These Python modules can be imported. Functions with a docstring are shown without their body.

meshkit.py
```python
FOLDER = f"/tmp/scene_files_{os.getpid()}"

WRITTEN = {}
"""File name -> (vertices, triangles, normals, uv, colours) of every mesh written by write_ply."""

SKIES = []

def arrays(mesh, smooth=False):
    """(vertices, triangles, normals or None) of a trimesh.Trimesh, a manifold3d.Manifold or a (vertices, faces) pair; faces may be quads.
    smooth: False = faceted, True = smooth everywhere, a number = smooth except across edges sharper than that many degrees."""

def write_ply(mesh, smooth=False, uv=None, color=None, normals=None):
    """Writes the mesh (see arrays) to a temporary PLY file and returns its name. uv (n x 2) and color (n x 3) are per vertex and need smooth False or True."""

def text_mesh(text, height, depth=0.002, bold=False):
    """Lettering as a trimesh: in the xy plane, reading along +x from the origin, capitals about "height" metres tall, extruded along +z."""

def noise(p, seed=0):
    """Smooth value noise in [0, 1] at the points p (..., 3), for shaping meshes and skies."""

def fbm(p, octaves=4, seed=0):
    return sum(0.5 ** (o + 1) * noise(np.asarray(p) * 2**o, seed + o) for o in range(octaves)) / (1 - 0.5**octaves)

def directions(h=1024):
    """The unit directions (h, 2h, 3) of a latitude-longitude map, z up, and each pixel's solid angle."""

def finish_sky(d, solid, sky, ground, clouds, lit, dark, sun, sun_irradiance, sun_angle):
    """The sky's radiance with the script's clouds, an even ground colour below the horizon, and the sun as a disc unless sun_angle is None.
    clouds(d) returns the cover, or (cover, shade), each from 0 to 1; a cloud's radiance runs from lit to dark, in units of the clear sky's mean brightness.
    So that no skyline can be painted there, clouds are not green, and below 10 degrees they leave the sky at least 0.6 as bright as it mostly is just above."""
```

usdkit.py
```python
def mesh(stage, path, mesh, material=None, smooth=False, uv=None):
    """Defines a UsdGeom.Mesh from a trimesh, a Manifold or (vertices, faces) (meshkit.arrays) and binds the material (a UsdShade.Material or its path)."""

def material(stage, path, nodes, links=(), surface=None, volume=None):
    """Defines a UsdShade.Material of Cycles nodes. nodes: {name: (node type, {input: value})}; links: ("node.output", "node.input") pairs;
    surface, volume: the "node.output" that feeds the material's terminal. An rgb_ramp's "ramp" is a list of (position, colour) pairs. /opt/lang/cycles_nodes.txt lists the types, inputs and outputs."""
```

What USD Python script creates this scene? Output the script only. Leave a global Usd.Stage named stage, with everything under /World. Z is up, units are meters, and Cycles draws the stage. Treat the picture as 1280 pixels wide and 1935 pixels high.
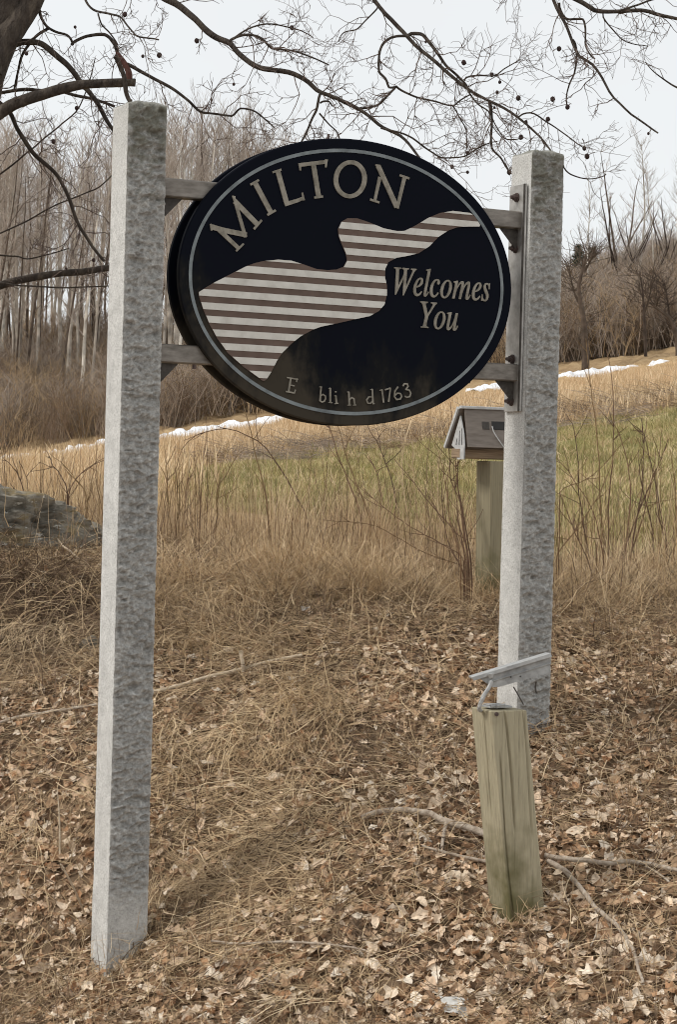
import math, json
import numpy as np, trimesh
import usdkit
from meshkit import fbm, noise
from pxr import Usd, UsdGeom, UsdLux, UsdShade, Gf, Sdf, Vt
from scipy.interpolate import PchipInterpolator
from shapely.geometry import Polygon, LineString, Point, box as sbox
from shapely.ops import unary_union
from shapely import affinity

stage = Usd.Stage.CreateInMemory()
UsdGeom.SetStageUpAxis(stage, UsdGeom.Tokens.z)
UsdGeom.SetStageMetersPerUnit(stage, 1.0)
stage.SetDefaultPrim(UsdGeom.Xform.Define(stage, '/World').GetPrim())
UsdGeom.Scope.Define(stage, '/World/Looks')

# ------------------------------------------------------------------ camera, sky, sun, exposure
EYE = 1.85                                     # metres above the verge
FPX, PITCH, ROLL = 4100.0, -0.0121, -0.0262    # focal length in photo pixels (1280 wide), tilt, roll
EXPOSURE = 0.5
SUN_AZ, SUN_EL, SUN_I, SUN_ANG = math.radians(-106), math.radians(46), 0.40, 16.0   # azimuth from +y towards +x
SKY_STRENGTH = 0.1
SKY_GREY = (6.55, 6.68, 6.72)
CP, SP = math.cos(PITCH), math.sin(PITCH)
FWD = np.array([0, CP, SP]); U0 = np.array([0, -SP, CP]); R0 = np.array([1.0, 0, 0])
RIGHT = R0 * math.cos(ROLL) - U0 * math.sin(ROLL); UP = R0 * math.sin(ROLL) + U0 * math.cos(ROLL)
CAM = np.array([0, 0, EYE])
cam = UsdGeom.Camera.Define(stage, '/World/camera')
M = Gf.Matrix4d(*[float(v) for row in (list(RIGHT) + [0], list(UP) + [0], list(-FWD) + [0], list(CAM) + [1]) for v in row])
cam.AddTransformOp().Set(M)
cam.CreateHorizontalApertureAttr(36.0); cam.CreateVerticalApertureAttr(36.0 * 1024 / 678)
cam.CreateFocalLengthAttr(36.0 * FPX / 1280); cam.CreateClippingRangeAttr(Gf.Vec2f(0.05, 5000))
cam.CreateExposureAttr(EXPOSURE)

sky = UsdLux.DomeLight.Define(stage, '/World/sky')
sky.GetPrim().SetCustomDataByKey('kind', 'structure')
skm = usdkit.material(stage, '/World/Looks/overcast_sky', {
    'sky': ('sky_texture', {'sky_type': 'single_scattering', 'sun_disc': False, 'sun_elevation': SUN_EL, 'sun_rotation': SUN_AZ % (2 * math.pi)}),
    'tc': ('texture_coordinate', {}),
    'n': ('noise_texture', {'scale': 2.2, 'detail': 4.0, 'roughness': 0.5}),
    'r': ('rgb_ramp', {'ramp': [(0.25, tuple(0.95 * c for c in SKY_GREY)), (0.75, tuple(1.03 * c for c in SKY_GREY))]}),
    'mix': ('mix', {'fac': 0.93}),
    'bg': ('background_shader', {'strength': SKY_STRENGTH})},
    [('tc.generated', 'n.vector'), ('n.fac', 'r.fac'), ('sky.color', 'mix.color1'), ('r.color', 'mix.color2'), ('mix.color', 'bg.color')], surface='bg.background')
UsdShade.MaterialBindingAPI.Apply(sky.GetPrim()).Bind(skm)
sun = UsdLux.DistantLight.Define(stage, '/World/sun')
sun.CreateIntensityAttr(SUN_I); sun.CreateAngleAttr(SUN_ANG); sun.CreateNormalizeAttr(True); sun.CreateColorAttr(Gf.Vec3f(1, 0.97, 0.92))
sd = np.array([math.sin(SUN_AZ) * math.cos(SUN_EL), math.cos(SUN_AZ) * math.cos(SUN_EL), math.sin(SUN_EL)])
sx = np.cross([0, 0, 1.0], sd); sx /= np.linalg.norm(sx); sy = np.cross(sd, sx)
sun.AddTransformOp().Set(Gf.Matrix4d(*[float(v) for row in (list(sx) + [0], list(sy) + [0], list(sd) + [0], [0, 0, 0, 1]) for v in row]))

# ------------------------------------------------------------------ helpers
rng = np.random.default_rng(7)

def ray(px, py):
    return FWD + RIGHT * ((px - 640) / FPX) + UP * ((967.5 - py) / FPX)

def at(px, py, Y):
    """the world point at depth Y along a line of sight"""
    r = ray(px, py); return CAM + r * (Y / r[1])

used = {}
def numbered(path):
    k = used.get(path, -1) + 1; used[path] = k
    return path if k == 0 else f'{path}_{k:03d}'

def tag(prim, label=None, cat=None, group=None, kind=None):
    for k, v in (('label', label), ('category', cat), ('group', group), ('kind', kind)):
        if v: prim.SetCustomDataByKey(k, v)
    return prim

def P(parent): return '/World' if parent is None else str(parent.GetPath())

def obj(name, mesh, mat, parent=None, smooth=False):
    return usdkit.mesh(stage, numbered(P(parent) + '/' + name), mesh, LOOK[mat], smooth).GetPrim()

def thing(name, label, cat, group=None, loc=(0, 0, 0), rz=0.0, scale=None):
    x = UsdGeom.Xform.Define(stage, numbered('/World/' + name))
    x.AddTranslateOp().Set(Gf.Vec3d(*map(float, loc)))
    if rz: x.AddRotateZOp().Set(float(math.degrees(rz)))
    if scale is not None: x.AddScaleOp().Set(Gf.Vec3f(*map(float, np.broadcast_to(scale, 3))))
    return tag(x.GetPrim(), label, cat, group)

def tubes(lines, sides=4):
    """lines: [(points (n,3), radii (n,))] -> one trimesh of tapered tubes with closed ends"""
    V, F, o = [], [], 0
    ang = np.arange(sides) * 2 * np.pi / sides
    ca, sa = np.cos(ang), np.sin(ang)
    for pts, rad in lines:
        pts = np.asarray(pts, float); rad = np.broadcast_to(np.asarray(rad, float), len(pts)); n = len(pts)
        tg = np.gradient(pts, axis=0); tg /= np.linalg.norm(tg, axis=1, keepdims=True) + 1e-12
        ref = np.array([0, 0, 1.0]) if abs(tg[:, 2]).mean() < 0.8 else np.array([1.0, 0.1, 0])
        a = np.cross(tg, ref); a /= np.linalg.norm(a, axis=1, keepdims=True) + 1e-12
        b = np.cross(tg, a)
        ring = pts[:, None] + rad[:, None, None] * (a[:, None] * ca[None, :, None] + b[:, None] * sa[None, :, None])
        V.append(ring.reshape(-1, 3))
        i = np.arange(n - 1)[:, None] * sides; j = np.arange(sides)[None]; k = (j + 1) % sides
        q = np.stack([i + j, i + k, i + sides + k, i + sides + j], -1).reshape(-1, 4)
        F.append(o + np.vstack([q[:, [0, 1, 2]], q[:, [0, 2, 3]]]))
        for base, flip in ((0, 1), ((n - 1) * sides, 0)):
            c = np.array([[base, base + t, base + t + 1] for t in range(1, sides - 1)])
            F.append(o + (c[:, ::-1] if flip == 0 else c))
        o += n * sides
    return trimesh.Trimesh(np.vstack(V), np.vstack(F)[:, ::-1], process=False)

def spline(pts, n):
    pts = np.asarray(pts, float); d = np.r_[0, np.cumsum(np.linalg.norm(np.diff(pts, axis=0), axis=1))]
    return PchipInterpolator(d, pts, axis=0)(np.linspace(0, d[-1], n))

def join(ms): return trimesh.util.concatenate(ms)

def frame_box(o, ax, ay, az, lo, hi, chamfer=0.0):
    """box from lo to hi in the axes ax, ay, az at o, its edges chamfered"""
    lo, hi = np.array(lo, float), np.array(hi, float)
    if chamfer:
        c = chamfer; pts = []
        for i in (0, 1):
            for j in (0, 1):
                for k in (0, 1):
                    p = np.where([i, j, k], hi, lo); s = np.where([i, j, k], -1, 1)
                    for e in range(3):
                        q = p.copy(); 
                        for f in range(3):
                            if f != e: q[f] += s[f] * c
                        pts.append(q)
        m = trimesh.Trimesh(np.array(pts)).convex_hull
    else:
        m = trimesh.creation.box(bounds=[lo, hi])
    m.apply_transform(np.vstack([np.column_stack([ax, ay, az, o]), [0, 0, 0, 1]]))
    return m

def prism(poly, depth, o, ax, ay, az, z0=0.0):
    """extrudes a shapely polygon in the plane (ax, ay) at o along az"""
    ms = []
    for g in getattr(poly, 'geoms', [poly]):
        if g.geom_type == 'Polygon' and g.area > 1e-9:
            ms.append(trimesh.creation.extrude_polygon(g, depth, engine='earcut'))
    m = join(ms); m.apply_translation([0, 0, z0])
    m.apply_transform(np.vstack([np.column_stack([ax, ay, az, o]), [0, 0, 0, 1]]))
    if np.linalg.det(np.column_stack([ax, ay, az])) < 0: m.invert()
    return m

# ------------------------------------------------------------------ materials
LOOK = {}
def look(name, nodes, links, surface='p.BSDF'):
    LOOK[name] = usdkit.material(stage, '/World/Looks/' + name, nodes, links, surface=surface)

def speckled(name, ramp, scale, rough=0.8, detail=5.0, bump=0.0, bscale=None, stretch=(1, 1, 1), spec=0.3, metallic=0.0, dist=0.01, noise_rough=0.6):
    """a colour ramp over world-space noise with a fine bump"""
    look(name, {'g': ('geometry', {}), 'm': ('mapping', {'scale': stretch}), 'n': ('noise_texture', {'scale': scale, 'detail': detail, 'roughness': noise_rough}),
                'r': ('rgb_ramp', {'ramp': ramp}), 'n2': ('noise_texture', {'scale': bscale or scale * 2, 'detail': 4.0}),
                'b': ('bump', {'strength': bump, 'distance': dist}),
                'p': ('principled_bsdf', {'roughness': rough, 'specular_ior_level': spec, 'metallic': metallic})},
         [('g.position', 'm.vector'), ('m.vector', 'n.vector'), ('m.vector', 'n2.vector'), ('n.fac', 'r.fac'), ('r.color', 'p.base_color'), ('n2.fac', 'b.height')] + ([('b.normal', 'p.normal')] if bump else []))

def varied(name, ramp, rough=0.85, source='object', transl=0.0, spec=0.2, mottled=0.35, mscale=60.0):
    """one tone per copy (or per island of a joined mesh), mottled a little"""
    src = ('o.random' if source == 'object' else 'g.random_per_island')
    nodes = {'o': ('object_info', {}), 'g': ('geometry', {}), 'r': ('rgb_ramp', {'ramp': ramp}), 'n': ('noise_texture', {'scale': mscale, 'detail': 3.0}),
             'mr': ('map_range', {'from_min': 0.3, 'from_max': 0.7, 'to_min': 1 - mottled, 'to_max': 1 + mottled * 0.6}),
             'hv': ('hsv', {}), 'p': ('principled_bsdf', {'roughness': rough, 'specular_ior_level': spec})}
    links = [(src, 'r.fac'), ('g.position', 'n.vector'), ('n.fac', 'mr.value'), ('mr.result', 'hv.value'), ('r.color', 'hv.color'), ('hv.color', 'p.base_color')]
    surf = 'p.BSDF'
    if transl:
        nodes['t'] = ('translucent_bsdf', {}); nodes['mx'] = ('mix_closure', {'fac': transl}); surf = 'mx.closure'
        links += [('hv.color', 't.color'), ('p.BSDF', 'mx.closure1'), ('t.BSDF', 'mx.closure2')]
    look(name, nodes, links, surf)

# leaves and grass
varied('leaf_tan', [(0, (.40, .255, .15)), (.3, (.62, .435, .28)), (.65, (.77, .575, .405)), (1, (.86, .70, .53))], transl=.15)
varied('leaf_brown', [(0, (.12, .073, .042)), (.4, (.30, .185, .108)), (.8, (.54, .36, .22)), (1, (.50, .285, .155))], transl=.12)
varied('leaf_pale', [(0, (.70, .55, .40)), (.6, (.82, .68, .52)), (1, (.88, .78, .65))], transl=.15)
varied('straw', [(0, (.40, .28, .155)), (.5, (.62, .455, .27)), (1, (.76, .60, .395))], transl=.15, mottled=.25, mscale=25)
varied('straw_dull', [(0, (.19, .13, .075)), (.5, (.40, .285, .165)), (1, (.60, .445, .275))], transl=.1, mottled=.3, mscale=25)
varied('straw_gold', [(0, (.48, .33, .19)), (.5, (.68, .495, .30)), (1, (.80, .64, .43))], transl=.15, mottled=.25, mscale=3)
varied('turf_green', [(0, (.21, .195, .075)), (.5, (.33, .295, .125)), (1, (.52, .42, .205))], transl=.15, mottled=.3, mscale=2)
varied('twig_brown', [(0, (.075, .048, .03)), (.6, (.15, .10, .065)), (1, (.26, .18, .12))], mottled=.3)
varied('brier', [(0, (.085, .05, .032)), (.6, (.15, .085, .05)), (1, (.20, .13, .06))], mottled=.3)
varied('far_brush', [(0, (.20, .158, .122)), (.5, (.32, .255, .198)), (1, (.46, .36, .275))], mottled=.3, mscale=3)
varied('far_twigs', [(0, (.24, .195, .158)), (.5, (.32, .268, .222)), (1, (.42, .355, .30))], mottled=.2, mscale=2)
varied('far_bark', [(0, (.40, .36, .30)), (.5, (.58, .53, .46)), (1, (.76, .72, .65))], mottled=.5, mscale=2.5)
varied('mid_bark', [(0, (.33, .285, .235)), (1, (.50, .445, .38))], mottled=.5, mscale=2.5)
varied('dark_bark', [(0, (.06, .043, .033)), (1, (.12, .09, .068))], mottled=.5, mscale=4)
varied('evergreen', [(0, (.035, .045, .028)), (1, (.06, .07, .04))], mottled=.3)
speckled('bark', [(.3, (.022, .017, .013)), (.5, (.045, .034, .026)), (.7, (.085, .067, .05))], 24, .9, bump=.8, bscale=45, stretch=(1, 1, .4), dist=.035)
speckled('red_wood', [(.3, (.05, .02, .015)), (.7, (.11, .045, .033))], 20, .85, bump=.5)
speckled('twig_dark', [(.3, (.075, .052, .043)), (.7, (.15, .11, .09))], 30, .9)
speckled('seed', [(.35, (.02, .013, .012)), (.65, (.06, .035, .03))], 120, .9, bump=.6)
speckled('branch_grey', [(.3, (.22, .17, .13)), (.5, (.38, .31, .24)), (.7, (.52, .45, .37))], 40, .85, bump=.5, bscale=90)
speckled('branch_pale', [(.3, (.42, .33, .23)), (.7, (.68, .57, .43))], 50, .85, bump=.3)
speckled('snow', [(.3, (.50, .50, .50)), (.5, (.74, .75, .77)), (.7, (.86, .87, .89))], 3.5, .6, bump=.5, dist=.05)
speckled('paper_white', [(.3, (.42, .40, .365)), (.7, (.64, .62, .58))], 60, .7)
# metal, paint
speckled('galvanized', [(.3, (.30, .285, .26)), (.5, (.42, .405, .38)), (.7, (.52, .50, .47))], 22, .45, bump=.15, bscale=120, metallic=.55, spec=.5, dist=.003)
speckled('bar_steel', [(.3, (.11, .095, .08)), (.5, (.18, .16, .138)), (.7, (.25, .225, .197))], 16, .5, bump=.1, bscale=120, metallic=.45, spec=.5, stretch=(1, 1, 3), dist=.003)
speckled('bolt_rust', [(.3, (.05, .035, .032)), (.7, (.12, .085, .075))], 160, .7, metallic=.3)
speckled('dark_steel', [(.3, (.04, .035, .03)), (.7, (.09, .08, .07))], 60, .6, metallic=.3)
speckled('cast_alloy', [(.3, (.27, .27, .265)), (.5, (.38, .38, .37)), (.7, (.48, .48, .47))], 30, .55, bump=.25, bscale=200, metallic=.25, dist=.002)
speckled('letter_gold', [(.3, (.13, .117, .092)), (.5, (.215, .195, .158)), (.7, (.29, .265, .22))], 35, .75, bump=.2, bscale=150, dist=.002)
speckled('ring_blue', [(.3, (.10, .113, .117)), (.5, (.16, .181, .187)), (.75, (.215, .237, .244))], 22, .6)
speckled('stripe_white', [(.25, (.43, .41, .37)), (.5, (.53, .51, .465)), (.75, (.60, .58, .535))], 18, .7, bump=.1, bscale=120, dist=.002)
speckled('stripe_brown', [(.3, (.085, .056, .043)), (.7, (.125, .085, .067))], 14, .7)
speckled('box_brown', [(.3, (.15, .125, .105)), (.5, (.195, .167, .143)), (.7, (.24, .205, .178))], 12, .75, stretch=(1, 1, 5))
speckled('box_white', [(.3, (.38, .38, .37)), (.7, (.56, .56, .55))], 30, .55)
speckled('black_plastic', [(.3, (.012, .012, .012)), (.7, (.03, .028, .026))], 30, .5)
speckled('box_beam', [(.3, (.16, .11, .07)), (.5, (.26, .185, .12)), (.7, (.34, .25, .16))], 10, .9, bump=.4, stretch=(.5, .5, 8))
speckled('stone_grey', [(.3, (.13, .125, .12)), (.7, (.26, .25, .24))], 25, .9, bump=.6)

def sign_paint():
    """near-black navy paint, its lower left weathered to dull brown in streaks"""
    look('sign_paint', {'g': ('geometry', {}), 's': ('separate_xyz', {}), 'm': ('mapping', {'scale': (3.5, 3.5, 2.0)}), 'n': ('noise_texture', {'scale': 2.2, 'detail': 6.0, 'roughness': .62}),
        'zr': ('map_range', {'from_min': EYE + .95, 'from_max': EYE + .28, 'to_min': -.30, 'to_max': .33, 'clamp': True}),
        'xr': ('map_range', {'from_min': .55, 'from_max': -.5, 'to_min': -.28, 'to_max': .10, 'clamp': True}),
        'a': ('math', {'math_type': 'add'}), 'a2': ('math', {'math_type': 'add'}),
        'r': ('rgb_ramp', {'ramp': [(.46, (.0023, .0033, .0072)), (.60, (.0075, .0078, .0085)), (.80, (.042, .035, .026))]}),
        'n2': ('noise_texture', {'scale': 90.0, 'detail': 4.0}), 'b': ('bump', {'strength': .12, 'distance': .003}),
        'p': ('principled_bsdf', {'roughness': .65, 'specular_ior_level': .06})},
        [('g.position', 's.vector'), ('g.position', 'm.vector'), ('m.vector', 'n.vector'), ('s.z', 'zr.value'), ('s.x', 'xr.value'), ('n.fac', 'a.value1'), ('zr.result', 'a.value2'),
         ('a.value', 'a2.value1'), ('xr.result', 'a2.value2'), ('a2.value', 'r.fac'), ('r.color', 'p.base_color'), ('g.position', 'n2.vector'), ('n2.fac', 'b.height'), ('b.normal', 'p.normal')])
sign_paint()

def granite():
    """grey granite: pale sawn faces, darker rock-pitched faces (mesh attribute), lichen near the top"""
    look('granite', {'g': ('geometry', {}), 'at': ('attribute', {'attribute': 'pitched'}), 's': ('separate_xyz', {}),
        'n': ('noise_texture', {'scale': 170.0, 'detail': 3.0, 'roughness': .7}), 'nr': ('noise_texture', {'scale': 70.0, 'detail': 5.0, 'roughness': .7}), 'n1': ('noise_texture', {'scale': 18.0, 'detail': 6.0, 'roughness': .65}),
        'smooth': ('rgb_ramp', {'ramp': [(.30, (.26, .25, .235)), (.42, (.50, .49, .465)), (.58, (.64, .63, .605)), (.75, (.74, .73, .71))]}),
        'rock': ('rgb_ramp', {'ramp': [(.30, (.19, .182, .17)), (.44, (.30, .29, .272)), (.56, (.38, .37, .35)), (.70, (.54, .53, .505))]}),
        'mx': ('mix', {}), 'cl': ('rgb_ramp', {'ramp': [(.3, (.72, .72, .71)), (.7, (1.12, 1.12, 1.11))]}), 'ml': ('mix', {'mix_type': 'multiply', 'fac': .75}),
        'zr': ('map_range', {'from_min': EYE + .75, 'from_max': EYE + 1.38, 'to_min': -.28, 'to_max': .16, 'clamp': True}), 'ad': ('math', {'math_type': 'add'}),
        'lr': ('rgb_ramp', {'ramp': [(.44, (0, 0, 0)), (.62, (.8, .8, .8))]}), 'lm': ('math', {'math_type': 'multiply'}),
        'lift': ('math', {'math_type': 'multiply_add', 'value2': .78, 'value3': .12}), 'li': ('mix', {'color2': (.105, .10, .068)}),
        'nb': ('noise_texture', {'scale': 100.0, 'detail': 6.0, 'roughness': .65}), 'b': ('bump', {'distance': .012}), 'bs': ('math', {'math_type': 'multiply_add', 'value2': .45, 'value3': .12}),
        'p': ('principled_bsdf', {'roughness': .85, 'specular_ior_level': .25})},
        [('g.position', 'n.vector'), ('g.position', 'n1.vector'), ('g.position', 'nb.vector'), ('g.position', 's.vector'), ('n.fac', 'smooth.fac'), ('g.position', 'nr.vector'), ('nr.fac', 'rock.fac'),
         ('at.fac', 'mx.fac'), ('smooth.color', 'mx.color1'), ('rock.color', 'mx.color2'), ('n1.fac', 'cl.fac'), ('mx.color', 'ml.color1'), ('cl.color', 'ml.color2'),
         ('s.z', 'zr.value'), ('zr.result', 'ad.value1'), ('n1.fac', 'ad.value2'), ('ad.value', 'lr.fac'), ('at.fac', 'lift.value1'), ('lr.color', 'lm.value1'), ('lift.value', 'lm.value2'),
         ('lm.value', 'li.fac'), ('ml.color', 'li.color1'), ('li.color', 'p.base_color'), ('nb.fac', 'b.height'), ('at.fac', 'bs.value1'), ('bs.value', 'b.strength'), ('b.normal', 'p.normal')])
granite()

def post_wood(name, tint, zlow):
    """weathered greenish pressure-treated wood with vertical grain"""
    t = np.array(tint)
    look(name, {'g': ('geometry', {}), 'm': ('mapping', {'scale': (130, 130, 3.0)}), 'n': ('noise_texture', {'scale': 1.0, 'detail': 7.0, 'roughness': .68, 'distortion': .25}),
        'r': ('rgb_ramp', {'ramp': [(.30, tuple(t * .55)), (.42, tuple(t * .88)), (.58, tuple(t * 1.04)), (.72, tuple(t * 1.25))]}),
        'n2': ('noise_texture', {'scale': 9.0, 'detail': 4.0}), 's': ('separate_xyz', {}),
        'zr': ('map_range', {'from_min': zlow + .5, 'from_max': zlow, 'to_min': -.22, 'to_max': .28, 'clamp': True}), 'ad': ('math', {'math_type': 'add'}),
        'gr': ('rgb_ramp', {'ramp': [(.42, (0, 0, 0)), (.78, (.85, .85, .85))]}), 'mx': ('mix', {'color2': (.095, .085, .03)}),
        'b': ('bump', {'strength': .6, 'distance': .006}), 'p': ('principled_bsdf', {'roughness': .9, 'specular_ior_level': .2})},
        [('g.position', 'm.vector'), ('m.vector', 'n.vector'), ('n.fac', 'r.fac'), ('g.position', 'n2.vector'), ('g.position', 's.vector'), ('s.z', 'zr.value'), ('zr.result', 'ad.value1'),
         ('n2.fac', 'ad.value2'), ('ad.value', 'gr.fac'), ('gr.color', 'mx.fac'), ('r.color', 'mx.color1'), ('mx.color', 'p.base_color'), ('n.fac', 'b.height'), ('b.normal', 'p.normal')])
post_wood('post_wood', (.37, .325, .222), EYE - 1.5)
post_wood('rear_wood', (.27, .235, .155), EYE - .6)

def ground_look():
    """soil under the litter; further off dry or green grass by the mesh attribute 'green'"""
    look('soil', {'g': ('geometry', {}), 'at': ('attribute', {'attribute': 'green'}), 'far': ('attribute', {'attribute': 'straw'}),
        'n': ('noise_texture', {'scale': 7.0, 'detail': 7.0, 'roughness': .65}), 'n2': ('noise_texture', {'scale': 1.3, 'detail': 6.0, 'roughness': .65}),
        'r': ('rgb_ramp', {'ramp': [(.3, (.08, .054, .034)), (.5, (.19, .13, .082)), (.7, (.34, .24, .155))]}),
        'sr': ('rgb_ramp', {'ramp': [(.3, (.23, .15, .08)), (.5, (.40, .275, .14)), (.7, (.55, .40, .22))]}),
        'gr': ('rgb_ramp', {'ramp': [(.3, (.17, .165, .06)), (.5, (.28, .26, .105)), (.7, (.44, .36, .175))]}),
        'm1': ('mix', {}), 'm2': ('mix', {}), 'b': ('bump', {'strength': .8, 'distance': .03}), 'p': ('principled_bsdf', {'roughness': 1.0, 'specular_ior_level': .1})},
        [('g.position', 'n.vector'), ('g.position', 'n2.vector'), ('n.fac', 'r.fac'), ('n2.fac', 'sr.fac'), ('n2.fac', 'gr.fac'), ('far.fac', 'm1.fac'), ('r.color', 'm1.color1'), ('sr.color', 'm1.color2'),
         ('at.fac', 'm2.fac'), ('m1.color', 'm2.color1'), ('gr.color', 'm2.color2'), ('m2.color', 'p.base_color'), ('n.fac', 'b.height'), ('b.normal', 'p.normal')])
ground_look()

def boulder_look():
    look('boulder_rock', {'g': ('geometry', {}), 'm': ('mapping', {'scale': (1, 1, 2.4)}), 'n': ('noise_texture', {'scale': 6.0, 'detail': 7.0, 'roughness': .65}),
        'r': ('rgb_ramp', {'ramp': [(.3, (.05, .044, .034)), (.42, (.13, .118, .096)), (.52, (.22, .20, .165)), (.62, (.20, .155, .085)), (.75, (.29, .265, .22))]}),
        'v': ('noise_texture', {'scale': 13.0, 'detail': 5.0, 'roughness': .6}), 'vr': ('rgb_ramp', {'ramp': [(.635, (0, 0, 0)), (.665, (.85, .85, .85))]}), 'mx': ('mix', {'color2': (.56, .55, .50)}),
        'b': ('bump', {'strength': 1.0, 'distance': .02}), 'p': ('principled_bsdf', {'roughness': .95, 'specular_ior_level': .2})},
        [('g.position', 'm.vector'), ('m.vector', 'n.vector'), ('n.fac', 'r.fac'), ('m.vector', 'v.vector'), ('v.fac', 'vr.fac'), ('vr.color', 'mx.fac'), ('r.color', 'mx.color1'), ('mx.color', 'p.base_color'),
         ('n.fac', 'b.height'), ('b.normal', 'p.normal')])
boulder_look()
# ------------------------------------------------------------------ terrain: three surveyed profiles (lines of sight at three bearings), blended
def profile(px, rows):
    Y = np.array([r[0] for r in rows]); z = np.array([at(px, py, y)[2] for y, py in rows])
    Y = np.r_[-60, 2.0, 5.0, Y, 180, 320, 900, 2500]; z = np.r_[0, 0, .0, z, z[-1] - .5, z[-1] - 5, z[-1] - 10, z[-1] - 10]
    return PchipInterpolator(Y, z), np.mean([at(px, py, y)[0] / y for y, py in rows])
PL, TL = profile(100, [(7.2, 1985), (7.82, 1908), (8.5, 1610), (9.2, 1350), (9.82, 1228), (10.08, 1095), (10.6, 1038), (11.5, 996), (14, 950), (20, 925), (35, 903), (60, 882), (80, 866), (95, 775), (110, 690), (130, 668)])
PM, TM = profile(620, [(7.0, 1968), (7.5, 1795), (8.3, 1525), (9.0, 1300), (9.7, 1165), (10.5, 1085), (11.5, 1052), (13, 1000), (22, 905), (35, 853), (60, 810), (80, 781), (95, 728), (110, 680), (130, 668)])
PR, TR = profile(1150, [(6.7, 1965), (7.45, 1712), (8.6, 1408), (9.5, 1200), (10.5, 1105), (11.5, 1065), (13.5, 1008), (20, 905), (32, 800), (40, 768), (60, 735), (80, 702), (95, 662), (110, 640), (130, 600), (150, 570)])

def gz(x, y, bumps=True):
    x, y = np.asarray(x, float), np.asarray(y, float)
    t = np.clip(x / np.maximum(y, 4.0), -.24, .24)
    zl, zm, zr = PL(y), PM(y), PR(y)
    a = (t - TM) * (t - TR) / ((TL - TM) * (TL - TR)); b = (t - TL) * (t - TR) / ((TM - TL) * (TM - TR)); c = (t - TL) * (t - TM) / ((TR - TL) * (TR - TM))
    q = a * zl + b * zm + c * zr
    lin = np.where(t < TM, zl + (t - TL) / (TM - TL) * (zm - zl), zm + (t - TM) / (TR - TM) * (zr - zm))
    w = np.clip((np.abs(t) - .11) / .05, 0, 1); z = q * (1 - w) + lin * w
    if bumps:
        p = np.stack([x, y, 0 * x], -1)
        near = np.clip((y - 5.5) / 1.5, 0, 1)
        z = z + near * ((fbm(p * 1.7, 4, 3) - .5) * np.clip(.085 + .012 * (y - 12), .085, .55))
    return z

def on_ground(px, py, lift=0.0):
    r = ray(px, py); Y = np.geomspace(5.5, 160, 1500); X = r[0] / r[1] * Y; Z = EYE + r[2] / r[1] * Y
    k = int(np.argmax(Z <= gz(X, Y) + 1e-6))
    return np.array([X[k], Y[k], float(gz(X[k], Y[k])) + lift])

def to_px(p):
    q = np.asarray(p, float) - CAM; d = q @ FWD
    return 640 + FPX * (q @ RIGHT) / d, 967.5 - FPX * (q @ UP) / d

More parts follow.
